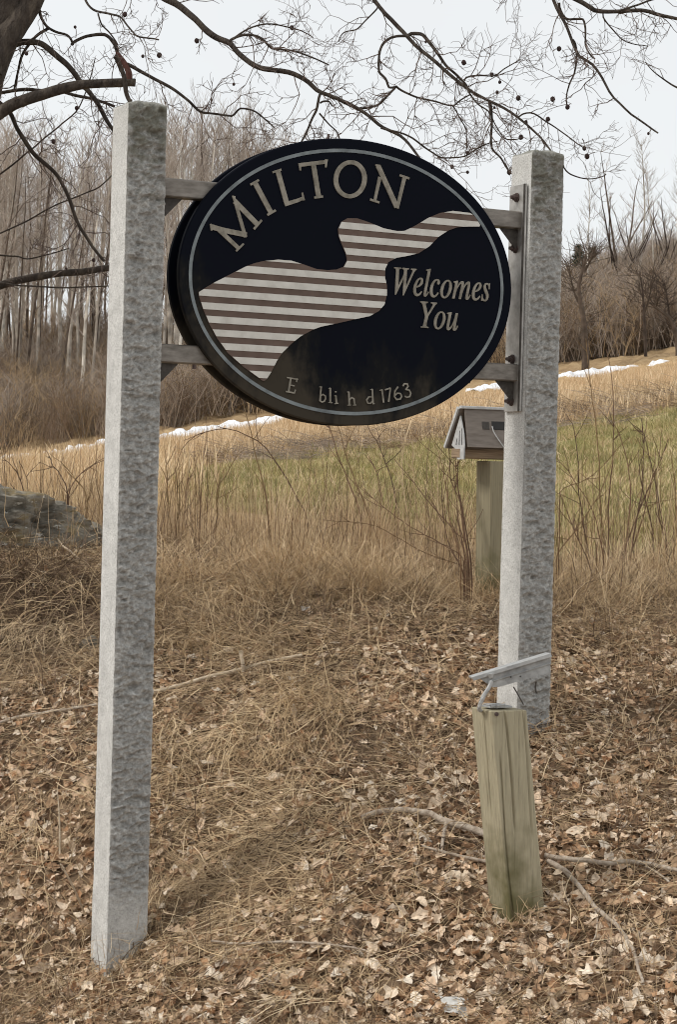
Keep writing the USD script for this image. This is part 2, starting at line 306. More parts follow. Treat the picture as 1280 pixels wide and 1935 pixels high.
ys = np.r_[-60, -30, -10, 0, 2, 3.5, 4.6, 5.4, np.arange(6, 11.6, .035), np.geomspace(11.6, 150, 210)[1:], 165, 190, 230, 320, 500, 900, 1600, 2500]
sg = np.r_[-4, -2.5, -1.5, -1, -.7, -.5, -.36, -.28, np.linspace(-.21, .21, 190), .28, .36, .5, .7, 1, 1.5, 2.5, 4]
gy, gs = np.meshgrid(ys, sg, indexing='ij')
gx = gs * (np.maximum(gy, 0) + 2.0)
gzz = gz(gx, gy)
nr, nc = gx.shape
gv = np.stack([gx, gy, gzz], -1).reshape(-1, 3)
ii = np.arange(nr - 1)[:, None] * nc + np.arange(nc - 1)[None]
gf = np.stack([ii, ii + 1, ii + nc + 1, ii + nc], -1).reshape(-1, 4)
ground = obj('ground', (gv, gf), 'soil', None, True)
tag(ground, 'leaf covered bank rising from the road verge to a sloping field', None, None, 'structure')

def green_at(x, y):
    """mown green strip of the field: 1 inside"""
    t = x / np.maximum(y, 1); e = fbm(np.stack([x * .35, y * .12, 0 * x], -1), 3, 11) - .5
    far = 33.0 + 3 * e - np.clip(-.03 - t, 0, 1) * 120
    return np.clip((y - (13.2 + 5 * e - np.clip(t, -1, .1) * 26)) / 3.0, 0, 1) * np.clip((far - y) / 2.5, 0, 1) * np.clip((t + .085 + .05 * e) / .03, 0, 1)
pv = UsdGeom.PrimvarsAPI(ground)
pv.CreatePrimvar('green', Sdf.ValueTypeNames.FloatArray, 'vertex').Set(Vt.FloatArray.FromNumpy(green_at(gv[:, 0], gv[:, 1]).astype(np.float32)))
pv.CreatePrimvar('straw', Sdf.ValueTypeNames.FloatArray, 'vertex').Set(Vt.FloatArray.FromNumpy((np.clip((gv[:, 1] - 11) / 4, 0, 1) * np.clip((90 - gv[:, 1]) / 10, .55, 1)).astype(np.float32)))

# ------------------------------------------------------------------ the two granite posts
TH = 0.477                                        # the sign's plane turned from the picture plane
D = np.array([math.cos(TH), math.sin(TH), 0]); N = np.array([-math.sin(TH), math.cos(TH), 0]); Z = np.array([0, 0, 1.0])
PA, PB, GAP = 0.152, 0.1534, 1.5634               # post front and side width, gap between the posts
A0 = np.array([-.7935, 7.8186, EYE]); B0 = A0 + D * (PA + GAP)

def granite_post(o, ztop, zbot, seed, foot, label):
    """four faces of a post, near-left arris at o: left face sawn, the front rock-pitched; foot: height below which it is plain sawn"""
    nf, ns = 44, 26
    fr = np.linspace(0, 1, nf + 1)[:-1]; sr = np.linspace(0, 1, ns + 1)[:-1]
    u = np.r_[fr * PA, np.full(ns, PA), (1 - fr) * PA, np.zeros(ns)]
    n = np.r_[np.zeros(nf), sr * PB, np.full(nf, PB), (1 - sr) * PB]
    nu = np.r_[np.zeros(nf), np.ones(ns), np.zeros(nf), -np.ones(ns)]; nn = np.r_[-np.ones(nf), np.zeros(ns), np.ones(nf), np.zeros(ns)]
    pit = np.r_[np.ones(nf), np.full(ns, .5), np.ones(nf), np.zeros(ns)]
    edge = np.minimum(np.r_[fr, sr, fr, sr], 1 - np.r_[fr, sr, fr, sr])
    m = len(u); zs = np.arange(zbot, ztop + 1e-6, .0046); L = len(zs)
    UU, NN = np.broadcast_to(u, (L, m)).copy(), np.broadcast_to(n, (L, m)).copy(); ZZ = np.broadcast_to(zs[:, None], (L, m)).copy()
    q = np.stack([UU, NN, ZZ], -1) + seed * 3.1
    q = q + .022 * (np.stack([fbm(q * 13 + 7 * c, 3, seed + c) for c in range(3)], -1) - .5) * 2
    st = np.array([1.0, 1.0, 1.7])
    r1 = .62 - 3.2 * np.abs(fbm(q * st * 17, 4, seed) - .5) + 1.1 * (fbm(q * st * 38 + 3, 3, seed + 2) - .5); r2 = fbm(q * st * 85, 3, seed + 5) - .5; r0 = fbm(q * 7, 2, seed + 9) - .5
    fade = 1 / (1 + np.exp(-(ZZ - foot) / .025)) if foot is not None else 1.0
    pitw = pit[None] * fade
    dis = pitw * (.021 * (r1 - .45) + .016 * r2 + .016 * r0) * np.clip(edge * 9, .35, 1)[None] + (1 - pitw) * .0012 * r2
    wid = 1 + .03 * np.clip((zs.mean() - ZZ) / (ztop - zbot), -1, 1)
    bulge = .003 * np.clip((foot + .03 - ZZ) / .06, 0, 1) * (np.broadcast_to(nu, (L, m)) < -.5) if foot is not None else 0
    UU = (UU - PA / 2) * wid + PA / 2 + dis * nu - bulge; NN = (NN - PB / 2) * wid + PB / 2 + dis * nn
    pts = [np.stack([UU, NN, ZZ], -1)]
    pf = [np.broadcast_to(pit[None] * (.55 + .45 * fade), (L, m)).copy()]
    for k, sh in enumerate((.97, .88, .7, .5, .3, .12)):    # the rough, slightly crowned top
        cu, cn = PA / 2, PB / 2
        tu = cu + (UU[-1] - cu) * sh; tn = cn + (NN[-1] - cn) * sh
        tz = ztop + .004 + .022 * (1 - sh) ** .7 + .014 * (fbm(np.stack([tu, tn, 0 * tu], -1) * 30 + seed, 3, seed) - .5)
        pts.append(np.stack([tu, tn, tz], -1)[None]); pf.append(np.ones((1, m)) * .8)
    pts = np.concatenate(pts); pf = np.concatenate(pf); L = len(pts)
    W = o + pts[..., 0:1] * D + pts[..., 1:2] * N + pts[..., 2:3] * Z
    i = np.arange(L - 1)[:, None] * m; j = np.arange(m)[None]; k = (j + 1) % m
    f = np.stack([i + j, i + k, i + m + k, i + m + j], -1).reshape(-1, 4)
    top = (L - 1) * m; V = np.vstack([W.reshape(-1, 3), W[-1].mean(0)])
    tri = np.vstack([f[:, [0, 1, 2]], f[:, [0, 2, 3]], np.stack([top + np.arange(m), top + (np.arange(m) + 1) % m, np.full(m, len(V) - 1)], 1)])
    p = obj('granite_post', trimesh.Trimesh(V, tri, process=False), 'granite', None, True)
    UsdGeom.PrimvarsAPI(p).CreatePrimvar('pitched', Sdf.ValueTypeNames.FloatArray, 'vertex').Set(Vt.FloatArray.FromNumpy(np.r_[pf.reshape(-1), .8].astype(np.float32)))
    return tag(p, label, 'granite post')
granite_post(A0, at(243, 196, 7.82)[2] - EYE, -2.0, 1, at(205, 1690, 7.82)[2] - EYE, 'taller granite post on the left, its base flaring smooth near the bottom of the bank')
granite_post(B0, at(1003, 288, 8.606)[2] - EYE, -1.25, 2, None, 'shorter granite post on the right with a steel plate bolted to its pale side')

# ------------------------------------------------------------------ the oval sign, its crossbars and brackets
sign = thing('welcome_sign', 'dark navy oval town sign reading MILTON Welcomes You, hung between two granite posts', 'sign')
SO = A0 + D * PA                                   # origin: the left post's right front arris, at eye level
NF = PB / 2 - .058                                 # the front board's face
CU, CZ, RA, RB, RT = .782, .7734, .7147, .5436, .021
BT = .024
def uv(px, py, nf=None):
    """a point of the photograph on the sign board's face, as (along, up) in metres"""
    o = SO + N * (NF if nf is None else nf) - CAM; r = ray(px, py); p = r * ((o @ N) / (r @ N)) - o
    return p @ D, p[2]
def uvs(pts): return [uv(*p) for p in pts]
oval = affinity.translate(affinity.rotate(affinity.scale(Point(0, 0).buffer(1, 64), RA, RB), math.degrees(RT), origin=(0, 0)), CU, CZ)

def flat(poly, n0, n1, rounded=0.0):
    """a piece parallel to the sign from depth n1 (back) to n0 (front)"""
    return prism(poly, n1 - n0, SO, D, Z, N, n0)

def board(n0, n1):
    c = .004
    a = np.array(oval.exterior.coords)[:-1]; b = np.array(oval.buffer(-c).exterior.coords)
    k = np.argmin(((b[None] - a[:, None]) ** 2).sum(-1), 1); b = b[k]
    rings = [(b, n0), (a, n0 + c), (a, n1 - c), (b, n1)]
    V = np.vstack([SO + p[:, :1] * D + p[:, 1:] * Z + n * N for p, n in rings] + [[SO + CU * D + CZ * Z + n0 * N], [SO + CU * D + CZ * Z + n1 * N]])
    m = len(a); F = []
    for r in range(3):
        for i in range(m):
            j = (i + 1) % m; F += [[r * m + i, r * m + j, (r + 1) * m + j], [r * m + i, (r + 1) * m + j, (r + 1) * m + i]]
    F += [[4 * m, (i + 1) % m, i] for i in range(m)] + [[4 * m + 1, 3 * m + i, 3 * m + (i + 1) % m] for i in range(m)]
    t = trimesh.Trimesh(V, F, process=False)
    if t.volume < 0: t.invert()
    return t
obj('front_board', board(NF, NF + BT), 'sign_paint', sign, 25)
obj('rear_board', board(PB / 2 + .034, PB / 2 + .034 + BT), 'sign_paint', sign, 25)
ring = oval.buffer(-.0395, 48).difference(oval.buffer(-.0522, 48))
obj('ring', flat(ring, NF - .0022, NF + .002), 'ring_blue', sign, 30)

# the landscape shape: a brown panel with white stripes proud of it
SHAPE = [(374.5, 552.5), (405, 533.8), (435, 518.8), (462.5, 504.5), (480, 498), (497.5, 493.8), (525, 491), (550, 493), (572.5, 500), (597.5, 508.8), (617.8, 511), (635.6, 509.8), (649, 504.7), (655.5, 492.8), (653.4, 481), (646, 463),
         (640, 448), (638.6, 433), (644.5, 420), (656.4, 413), (674, 413), (695, 420), (724.7, 432), (748.5, 437), (763, 437), (784, 427.5), (807.8, 412.7), (831.6, 403), (855, 399), (888, 403), (897, 409.7), (908.8, 429), (885, 429), (864, 430),
         (846.4, 436.4), (828.6, 448), (811, 466), (790, 479.5), (769, 484.5), (748.5, 488), (733.6, 495.8), (727.7, 507.7), (727, 525.5), (730.6, 540), (730.6, 558), (726, 576), (715.8, 588), (698, 598), (674, 603), (629.7, 613), (606, 618),
         (590, 623.8), (567.5, 636), (550, 650), (532.5, 667.5), (522.5, 682.5), (512.5, 702.5), (502.5, 718), (497.5, 721), (482.5, 710), (460, 693.8), (430, 667.5), (410, 640), (395, 612.5), (382.5, 582.5), (375.5, 560)]
shape = Polygon(uvs(SHAPE)).buffer(.006, 6).buffer(-.012, 6).buffer(.006, 6).intersection(oval.buffer(-.0545, 48))
obj('emblem_panel', flat(shape, NF - .004, NF + .002), 'stripe_brown', sign)
PER = .0484; z0 = uv(460, 508.8)[1]
for k in range(-6, 12):
    zc = z0 - k * PER
    s = shape.buffer(-.0004).intersection(sbox(-1, zc - .0128, 3, zc + .0122))
    for piece in getattr(s, 'geoms', [s]):
        if piece.area > 2e-5: obj('stripe', flat(piece, NF - .0055, NF - .003), 'stripe_white', sign)

# lettering cut as shapes: strokes traced in photo pixels
def strokes(lst, sc, ox, oy, rnd=.0012):
    """lst: polylines (zoomed x, y) with a width (or start and end width) each -> a polygon in sign metres"""
    ps = []
    for pts, w in lst:
        q = np.array(uvs([(ox + x / sc, oy + y / sc) for x, y in pts])); k = .5 / sc / 487.0
        w0, w1 = (w, w) if np.ndim(w) == 0 else w
        n = len(q); ws = np.linspace(w0, w1, n) * k
        for a in range(n - 1):
            d = q[a + 1] - q[a]; d = d / np.linalg.norm(d); p = np.array([-d[1], d[0]])
            ps.append(Polygon([q[a] + p * ws[a], q[a + 1] + p * ws[a + 1], q[a + 1] - p * ws[a + 1], q[a] - p * ws[a]]))
            if 0 < a: ps.append(Point(*q[a]).buffer(ws[a], 6))
    return unary_union(ps).buffer(-rnd / 2).buffer(rnd * 1.5, 4).buffer(-rnd, 4)
def letter(poly): obj('letter', flat(poly, NF - .0045, NF + .001), 'letter_gold', sign)
ZA = (2.909, 370, 270)
MIL = {
 'M': [([(122, 476), (238, 585)], (24, 21)), ([(220, 597), (262, 556)], 10), ([(84, 463), (150, 482), (278, 508)], 27), ([(80, 447), (86, 484)], 10), ([(272, 520), (222, 350), (207, 298)], (20, 15)), ([(212, 322), (342, 455)], 28), ([(318, 476), (361, 426)], 12), ([(199, 296), (216, 300)], 9)],
 'I': [([(324, 222), (412, 385)], 28), ([(299, 232), (345, 206)], 11), ([(392, 399), (438, 372)], 12)],
 'L': [([(450, 158), (498, 332)], 28), ([(421, 164), (469, 149)], 11), ([(488, 340), (560, 318), (590, 305)], (22, 16)), ([(592, 318), (584, 275)], (14, 8))],
 'T': [([(570, 124), (718, 106)], 20), ([(570, 114), (574, 154)], (16, 9)), ([(717, 93), (713, 137)], (16, 9)), ([(644, 112), (674, 297)], 28), ([(650, 303), (698, 297)], 12)],
 'N': [([(1011, 190), (983, 318)], (20, 16)), ([(957, 313), (1008, 330)], 12), ([(1001, 128), (1104, 355)], 29), ([(987, 124), (1014, 130)], 11), ([(1148, 186), (1106, 362)], (22, 18)), ([(1120, 180), (1173, 198)], 12)],
}
for ch in 'MILTN': letter(strokes(MIL[ch], *ZA))
ov = lambda rx, ry: [(848 + rx * math.cos(a) * math.cos(.12) - ry * math.sin(a) * math.sin(.12), 202 + rx * math.cos(a) * math.sin(.12) + ry * math.sin(a) * math.cos(.12)) for a in np.linspace(0, 2 * math.pi, 60)[:-1]]
toz = lambda pts: uvs([(370 + x / 2.909, 270 + y / 2.909) for x, y in pts])
letter(Polygon(toz(ov(91, 105)), [toz(ov(66, 82))]))
EST = [
 [([(131, 148), (119, 217)], 9), ([(112, 143), (167, 153)], 6), ([(163, 146), (159, 166)], 6), ([(126, 181), (150, 185)], 6), ([(106, 213), (149, 221)], 7), ([(154, 204), (149, 223)], 6)],
 [([(284, 188), (278, 262)], 7), ([(276, 190), (286, 190)], 5), ([(280, 236), (293, 228), (305, 236), (306, 250), (300, 262), (288, 267), (276, 258)], 6)],
 [([(330, 195), (330, 268)], 8), ([(322, 199), (331, 196)], 5), ([(321, 269), (341, 270)], 5)],
 [([(358, 234), (361, 273)], 8), ([(351, 235), (359, 234)], 5), ([(352, 275), (371, 273)], 5), ([(354, 215), (361, 215)], 7)],
 [([(423, 215), (426, 282)], 8), ([(416, 217), (424, 215)], 5), ([(424, 256), (438, 244), (449, 250), (453, 282)], 7), ([(417, 283), (434, 282)], 5), ([(445, 283), (460, 281)], 5)],
 [([(541, 241), (525, 240), (513, 256), (519, 273), (533, 273), (544, 260)], 6), ([(542, 202), (545, 274)], 8), ([(533, 204), (543, 202)], 5), ([(544, 276), (553, 274)], 5)],
 [([(590, 203), (599, 269)], 8), ([(579, 209), (591, 204)], 5)],
 [([(606, 205), (634, 196)], 7), ([(633, 197), (624, 266)], (6, 8))],
 [([(672, 189), (656, 212), (653, 238), (664, 254), (682, 252), (690, 238), (684, 224), (668, 222), (657, 232)], 7)],
 [([(696, 186), (704, 174), (718, 175), (722, 188), (711, 203), (728, 207), (736, 222), (730, 239), (716, 243), (706, 237)], 7)],
]
for e in EST: letter(strokes(e, 2.6667, 500, 660, .0006))
# "Welcomes" and "You": italic glyph outlines, 1000 units to the em
GLYPH = json.loads('{"W":[882,[[[[60,675],[63,692],[340,692],[337,675],[301,672],[269,659],[250,624],[230,246],[235,187],[477,528],[480,621],[475,638],[443,667],[398,673],[403,692],[667,692],[660,673],[626,670],[601,659],[583,622],[562,241],[568,194],[840,605],[847,651],[822,667],[778,673],[783,690],[992,692],[990,673],[965,670],[941,657],[888,599],[475,-15],[455,-15],[475,412],[470,448],[147,-10],[123,-15],[147,609],[126,657],[100,670]]]]],"e":[427,[[[[-5,113],[-5,180],[18,260],[68,345],[125,405],[195,450],[260,470],[330,467],[372,440],[385,402],[380,363],[365,333],[330,295],[252,250],[172,225],[94,212],[88,197],[88,105],[101,74],[124,51],[166,38],[212,43],[258,63],[332,120],[342,103],[290,48],[247,18],[197,-2],[157,-10],[95,-7],[58,8],[28,33],[8,65]],[[98,242],[114,238],[180,255],[246,293],[295,355],[305,403],[294,434],[282,442],[250,442],[186,402],[133,328]]]]],"l":[257,[[[[-2,25],[-2,57],[23,162],[150,629],[146,666],[125,680],[88,683],[88,700],[250,725],[255,710],[250,688],[95,135],[83,68],[92,53],[110,53],[134,68],[180,120],[197,105],[132,30],[72,-7],[23,-7]]]]],"c":[445,[[[[0,125],[0,195],[23,275],[53,330],[118,402],[193,450],[263,470],[337,467],[382,440],[395,417],[397,385],[385,355],[360,340],[325,343],[308,358],[305,395],[327,429],[318,442],[256,440],[206,414],[143,343],[95,224],[88,176],[93,113],[108,77],[131,51],[164,35],[201,35],[238,45],[286,74],[340,122],[355,103],[292,43],[260,20],[195,-7],[165,-12],[103,-7],[68,8],[38,33],[13,75]]]]],"o":[522,[[[[-5,120],[0,212],[30,287],[75,352],[165,430],[255,467],[332,470],[397,447],[445,400],[468,325],[465,268],[452,220],[427,165],[390,110],[307,35],[210,-7],[175,-12],[108,-7],[65,10],[28,43],[8,75]],[[82,112],[90,72],[106,44],[154,18],[184,18],[225,33],[284,84],[342,180],[375,283],[377,369],[364,408],[346,429],[306,445],[260,440],[221,419],[179,379],[143,328],[108,252],[88,179]]]]],"m":[820,[[[[-17,0],[90,376],[84,411],[67,422],[25,428],[28,445],[102,453],[170,470],[192,467],[192,445],[145,297],[150,289],[268,415],[353,465],[407,470],[430,462],[445,447],[452,400],[433,307],[437,298],[540,412],[593,450],[650,470],[695,467],[717,452],[727,427],[725,375],[645,82],[648,60],[668,52],[686,61],[740,127],[757,113],[717,53],[670,8],[630,-10],[593,-10],[568,8],[560,30],[565,95],[640,361],[634,400],[611,409],[570,394],[539,372],[501,334],[448,261],[383,133],[340,0],[263,0],[362,351],[365,390],[356,404],[339,409],[302,397],[261,369],[176,276],[118,168],[60,0]]]]],"s":[370,[[[[-32,-5],[-12,157],[7,152],[13,103],[31,59],[75,20],[116,15],[143,23],[171,49],[185,78],[187,109],[172,153],[83,275],[63,320],[60,377],[83,427],[110,452],[158,470],[217,470],[282,450],[305,456],[310,467],[327,467],[307,320],[290,320],[285,360],[267,403],[225,440],[175,442],[146,422],[135,397],[146,349],[237,222],[262,170],[265,100],[237,43],[192,5],[150,-10],[75,-10],[9,9],[-13,-5]]]]],"Y":[612,[[[[20,673],[25,692],[325,692],[317,673],[251,659],[240,645],[238,624],[336,356],[509,549],[560,622],[562,640],[551,657],[529,667],[480,673],[485,692],[722,692],[717,670],[671,654],[601,589],[351,305],[290,85],[288,51],[310,25],[382,17],[377,0],[73,0],[78,17],[145,28],[177,54],[247,299],[127,613],[83,659]]]]],"u":[542,[[[[5,48],[15,125],[82,374],[77,415],[59,425],[20,428],[25,447],[163,470],[190,467],[88,87],[96,56],[123,48],[184,81],[229,126],[279,194],[342,312],[388,460],[467,460],[380,140],[368,62],[382,48],[398,50],[434,79],[468,125],[482,108],[412,20],[372,-5],[342,-12],[310,-10],[290,3],[280,33],[283,70],[317,193],[313,200],[220,78],[177,35],[125,0],[80,-12],[38,-7],[13,18]]]]]}')
def italic(word, p0, p1, cap):
    """sets the word with its baseline from photo pixel p0 to p1, capitals cap metres high"""
    a, b = np.array(uv(*p0)), np.array(uv(*p1)); d = b - a
    adv = [GLYPH[c][0] for c in word]; total = sum(adv) * 1.0
    sxx = np.linalg.norm(d) / total; syy = cap / 655.0; e = d / np.linalg.norm(d); x = 0
    for c, w in zip(word, adv):
        polys = []
        for rings in GLYPH[c][1]:
            f = lambda r: [tuple(a + e * (x + px * .97) * sxx + np.array([0, 1]) * py * syy) for px, py in r]
            polys.append(Polygon(f(rings[0]), [f(h) for h in rings[1:]]).buffer(.0011))
        letter(unary_union(polys)); x += w
italic('Welcomes', (741, 555.5), (927, 569.5), .096)
italic('You', (792, 618.5), (868, 625), .094)

# crossbars between the boards, bracket plates on the posts' inner faces
def bracket(side, parent):
    """side 0: on the left post's inner face, 1: on the right post's"""
    u0, u1 = (.004, .013) if side == 0 else (GAP - .013, GAP - .004)
    zt, zb = at(970, 345, 8.6)[2] - EYE, at(970, 777, 8.6)[2] - EYE
    n0, n1 = (.055 if side == 0 else .022), PB - .012
    pl = obj('bracket_plate', frame_box(SO, D, N, Z, (u0, n0, zb), (u1, n1, zt), .0015), 'galvanized', parent)
    s = -1 if side else 1; uf = u0 if side else u1
    lip = frame_box(SO, D, N, Z, (min(uf, uf + s * .006), n0, zb + .001), (max(uf, uf + s * .006), n0 + .008, zt - .001), .001)
    obj('lip', lip, 'dark_steel', pl)
    for zz, nn in ((at(976, 369, 8.6)[2], .085), (at(974, 466, 8.6)[2], .085), (at(970, 677, 8.6)[2], .085), (at(968, 757, 8.6)[2], .085)) if side else ():
        c = SO + D * uf + N * nn + Z * (zz - EYE)
        m = join([tubes([([c, c + D * s * .004], .019)], 16), tubes([([c + D * s * .004, c + D * s * .016], .014)], 6), tubes([([c + D * s * .016, c + D * s * .03], [.008, .007])], 10)])
        obj('bolt', m, 'bolt_rust', pl)
    for zz in (BZT, BZB):
        hw = .034
        tri = Polygon([(0, 0), (s * .085, 0), (s * .012, -.075), (0, -.075)])
        g = prism(affinity.translate(tri, uf, zz - hw - .001), .006, SO, D, Z, N, PB / 2 - .006)
        obj('gusset', g, 'dark_steel', pl)
    return pl
BZT, BZB = 1.0742, .4683
for zz in (BZT, BZB):
    hw, t = .0335, .006
    bar = frame_box(SO, D, N, Z, (.010, PB / 2 - .0325, zz - hw), (GAP - .010, PB / 2 + .0325, zz + hw), .004)
    obj('crossbar', bar, 'bar_steel', sign)
bracket(0, sign); bracket(1, sign)
for uu, zz in ((.155, BZB - .036), (1.33, BZB - .036), (.25, BZT - .036), (1.32, BZT - .036)):
    c = SO + D * uu + N * (PB / 2 - .02) + Z * zz
    obj('nut', tubes([([c, c - Z * .016], .009)], 6), 'bolt_rust', sign)
c = SO + D * CU + N * (NF + BT / 2) + Z * (CZ + RB + .001)
obj('screw_eye', tubes([([c - D * .11 - Z * .01, c - D * .11 + Z * .008], .006)], 6), 'bolt_rust', sign)
# ------------------------------------------------------------------ two wooden posts, the alloy bracket and the gabled box
def wood_post(name, base, top_lean, size, height, yaw, mat, label, cracks):
    """square post with eased, worn edges; top_lean: how far the top is off the base (x, y)"""
    ax = np.array([math.cos(yaw), math.sin(yaw), 0]); ay = np.array([-math.sin(yaw), math.cos(yaw), 0])
    sq = sbox(-size / 2, -size / 2, size / 2, size / 2).buffer(-.004).buffer(.004, 3)
    ring = np.array(sq.exterior.segmentize(.0028).coords)[:-1]
    if not sq.exterior.is_ccw: ring = ring[::-1]
    zs = np.arange(-.35, height + 1e-6, .012); L, m = len(zs), len(ring)
    r = np.random.default_rng(cracks)
    ang = np.arange(m) / m; dep = np.zeros((L, m))
    for _ in range(10):                                       # drying checks along the grain
        c, w, z0, z1 = r.random(), .0035 + .0035 * r.random(), r.uniform(-.1, height * .7), 0; z1 = z0 + r.uniform(.15, height)
        wob = c + .008 * np.sin(zs * 9 + r.random() * 6)
        dep -= .010 * np.exp(-(((ang[None] - wob[:, None] + .5) % 1 - .5) / w) ** 2) * (np.clip((zs - z0) / .06, 0, 1) * np.clip((z1 - zs) / .06, 0, 1))[:, None]
    V = []
    for k, z in enumerate(zs):
        s = 1 + .012 * (fbm(np.c_[ring * 12, np.full(m, z * 1.5)], 3, 5) - .5)
        nrm = ring / np.linalg.norm(ring, axis=1, keepdims=True)
        p = ring * s[:, None] + nrm * dep[k][:, None]
        V.append(base + p[:, :1] * ax + p[:, 1:] * ay + z * Z + np.array([*top_lean, 0]) * (z / height))
    capz = height + .002
    V.append(V[-1] * .0 + (V[-1] - V[-1].mean(0)) * .96 + V[-1].mean(0) + Z * .003)
    L += 1; V = np.vstack(V + [V[-1].mean(0)[None]])
    i = np.arange(L - 1)[:, None] * m; j = np.arange(m)[None]; k = (j + 1) % m
    f = np.stack([i + j, i + k, i + m + k, i + m + j], -1).reshape(-1, 4); t0 = (L - 1) * m
    tri = np.vstack([f[:, [0, 1, 2]], f[:, [0, 2, 3]], np.stack([t0 + np.arange(m), t0 + (np.arange(m) + 1) % m, np.full(m, len(V) - 1)], 1)])
    t = thing('wooden_post', label, 'wooden post')
    obj('post', trimesh.Trimesh(V, tri, process=False), mat, t, 24)
    return t, ax, ay, base + np.array([*top_lean, height])

bw = at(981, 1752, 7.5)
front_post, fx, fy, ftop = wood_post('front', bw + Z * 0, (-.090, .0), .141, at(960, 1338, 7.5)[2] - bw[2], .44, 'post_wood', 'short leaning wooden post topped by a bent alloy bracket, before the right granite post', 3)
# bracket: an angle profile tipped over the post top, a bent strap down to the post, a flange plate, a loose wire and a bolt
Yb = 7.44
pl, pr = at(893, 1281, Yb), at(1041, 1236, Yb + .03)
dx = (pr - pl) / np.linalg.norm(pr - pl); up = np.cross(dx, np.array([0.0, 1, 0])); up /= np.linalg.norm(up)
up = -up if up[2] < 0 else up; bk = np.cross(dx, up); bk = bk if bk[1] > 0 else -bk
Ln = np.linalg.norm(pr - pl)
br = obj('bracket', join([
    frame_box(pl, dx, bk, up, (0, -.012, -.004), (Ln, .075, .004), .0012),                      # top flange
    frame_box(pl, dx, bk, up, (0, -.013, -.009), (Ln, -.008, .005), .0012),                     # its lip
    prism(Polygon([(.022, -.006), (Ln - .004, -.006), (Ln - .022, -.060), (.08, -.056), (.058, -.050)]), .005, pl, dx, up, -bk, -.006),   # web
    frame_box(pl, dx, bk, up, (.045, -.004, -.032), (Ln - .008, .0005, -.028), .0008)]), 'cast_alloy', front_post)
s0 = pl + dx * .062 - bk * .016 - up * .006
obj('strap', tubes([(spline([s0 + up * .004, s0 - up * .02 - dx * .004, at(913, 1318, Yb - .02), at(906, 1337, Yb - .01), at(912, 1343, Yb + .03)], 14), np.r_[.012, np.full(11, .0075), .006, .004])], 8), 'cast_alloy', br)
for x, y in ((966, 1279), (984, 1278)): obj('hole_plug', tubes([([at(x, y, Yb - .012), at(x, y, Yb + .01)], .0028)], 8), 'black_plastic', br)
obj('flange_plate', join([frame_box(ftop + Z * .004, fx, fy, Z, (-.055, -.035, 0), (.035, .03, .006), .001), frame_box(ftop + Z * .0105, fx, fy, Z, (-.05, -.02, 0), (.01, .02, .005), .001)]), 'cast_alloy', front_post)
obj('bolt', tubes([([ftop - fx * .06 - fy * .05 + Z * .012, ftop + fx * .0 - fy * .04 + Z * .016], [.004, .004]), ([ftop - fx * .04 - fy * .047 + Z * .013, ftop - fx * .03 - fy * .045 + Z * .0135], [.009, .009])], 6), 'cast_alloy', front_post)
obj('screw', tubes([([ftop - fx * .05 - fy * .066 + Z * -.012, ftop - fx * .05 - fy * .078 + Z * -.012], .007)], 8), 'bolt_rust', front_post)
obj('wire', tubes([(spline([at(971, 1298, Yb + .02), at(980, 1313, Yb + .03), at(990, 1331, Yb + .04)], 8), .0022)], 5), 'dark_steel', front_post)
obj('wire', tubes([(spline([at(1014, 1288, Yb + .02), at(1012, 1300, Yb + .03), at(1015, 1310, Yb + .03)], 5), .003)], 5), 'dark_steel', front_post)

br_ = at(915, 1135, 9.9)
hrear = at(900, 872, 9.9)[2] - br_[2]
rp = br_ + np.array([.055, .04, 0])
rear_post, rx, ry, rtop = wood_post('rear', rp, (-.01, 0), .139, hrear, .42, 'rear_wood', 'taller upright wooden post behind the right granite post, carrying a gabled box', 8)
box_t = thing('gabled_box', 'small brown gabled box with white louvred end on the rear wooden post', 'box')
bo = at(874, 866, 9.84)                               # the box's front left bottom corner
bx, by = np.array([math.cos(.36), math.sin(.36), 0]), np.array([-math.sin(.36), math.cos(.36), 0])
BL = .42
obj('beam', frame_box(bo, bx, by, Z, (-.012, .0, .0), (BL, .10, .045), .004), 'box_beam', box_t)
za, ze = at(870, 771, 9.84)[2] - bo[2], at(870, 845, 9.84)[2] - bo[2]
def slab(p, q, th):
    """a roof slab between the profile points p and q (depth, height), th thick upwards"""
    p, q = np.array(p), np.array(q); d = (q - p) / np.linalg.norm(q - p); n = np.array([-d[1], d[0]]); n = n if n[1] > 0 else -n
    return Polygon([p, q, q + n * th, p + n * th])
fr = slab((-.045, ze), (.004, za - .004), .004)
obj('front_slope', prism(fr, BL, bo, by, Z, bx, .004), 'box_brown', box_t)
obj('rear_slope', prism(slab((.150, ze - .005), (.010, za - .004), .010), BL + .03, bo, by, Z, bx, -.012), 'box_brown', box_t)
obj('ridge_cap', frame_box(bo + by * .006 + Z * (za - .003), bx, by, Z, (-.014, -.014, 0), (BL + .02, .014, .013), .002), 'box_white', box_t)
rk = slab((.150, ze - .005), (.010, za - .004), .0165)
obj('rake_trim', prism(rk, .010, bo, by, Z, bx, -.024), 'box_white', box_t)
gable = Polygon([(-.035, -.005), (.035, -.005), (.040, ze - .015), (.10, ze + .010), (.012, za - .035), (-.028, ze + .06), (-.040, ze + .01)])
slots = unary_union([Polygon([(a - .006, .045 + ze * .3), (a + .007, .045 + ze * .3), (a * .8 + .006, h), (a * .8 - .003, h)]) for a, h in ((-.016, ze + .085), (.014, ze + .075), (.048, ze + .04))])
obj('louvred_end', prism(gable.difference(slots), .006, bo, by, Z, bx, -.0105), 'box_white', box_t)
obj('end_backing', prism(gable.buffer(-.004), .003, bo, by, Z, bx, -.0035), 'black_plastic', box_t)
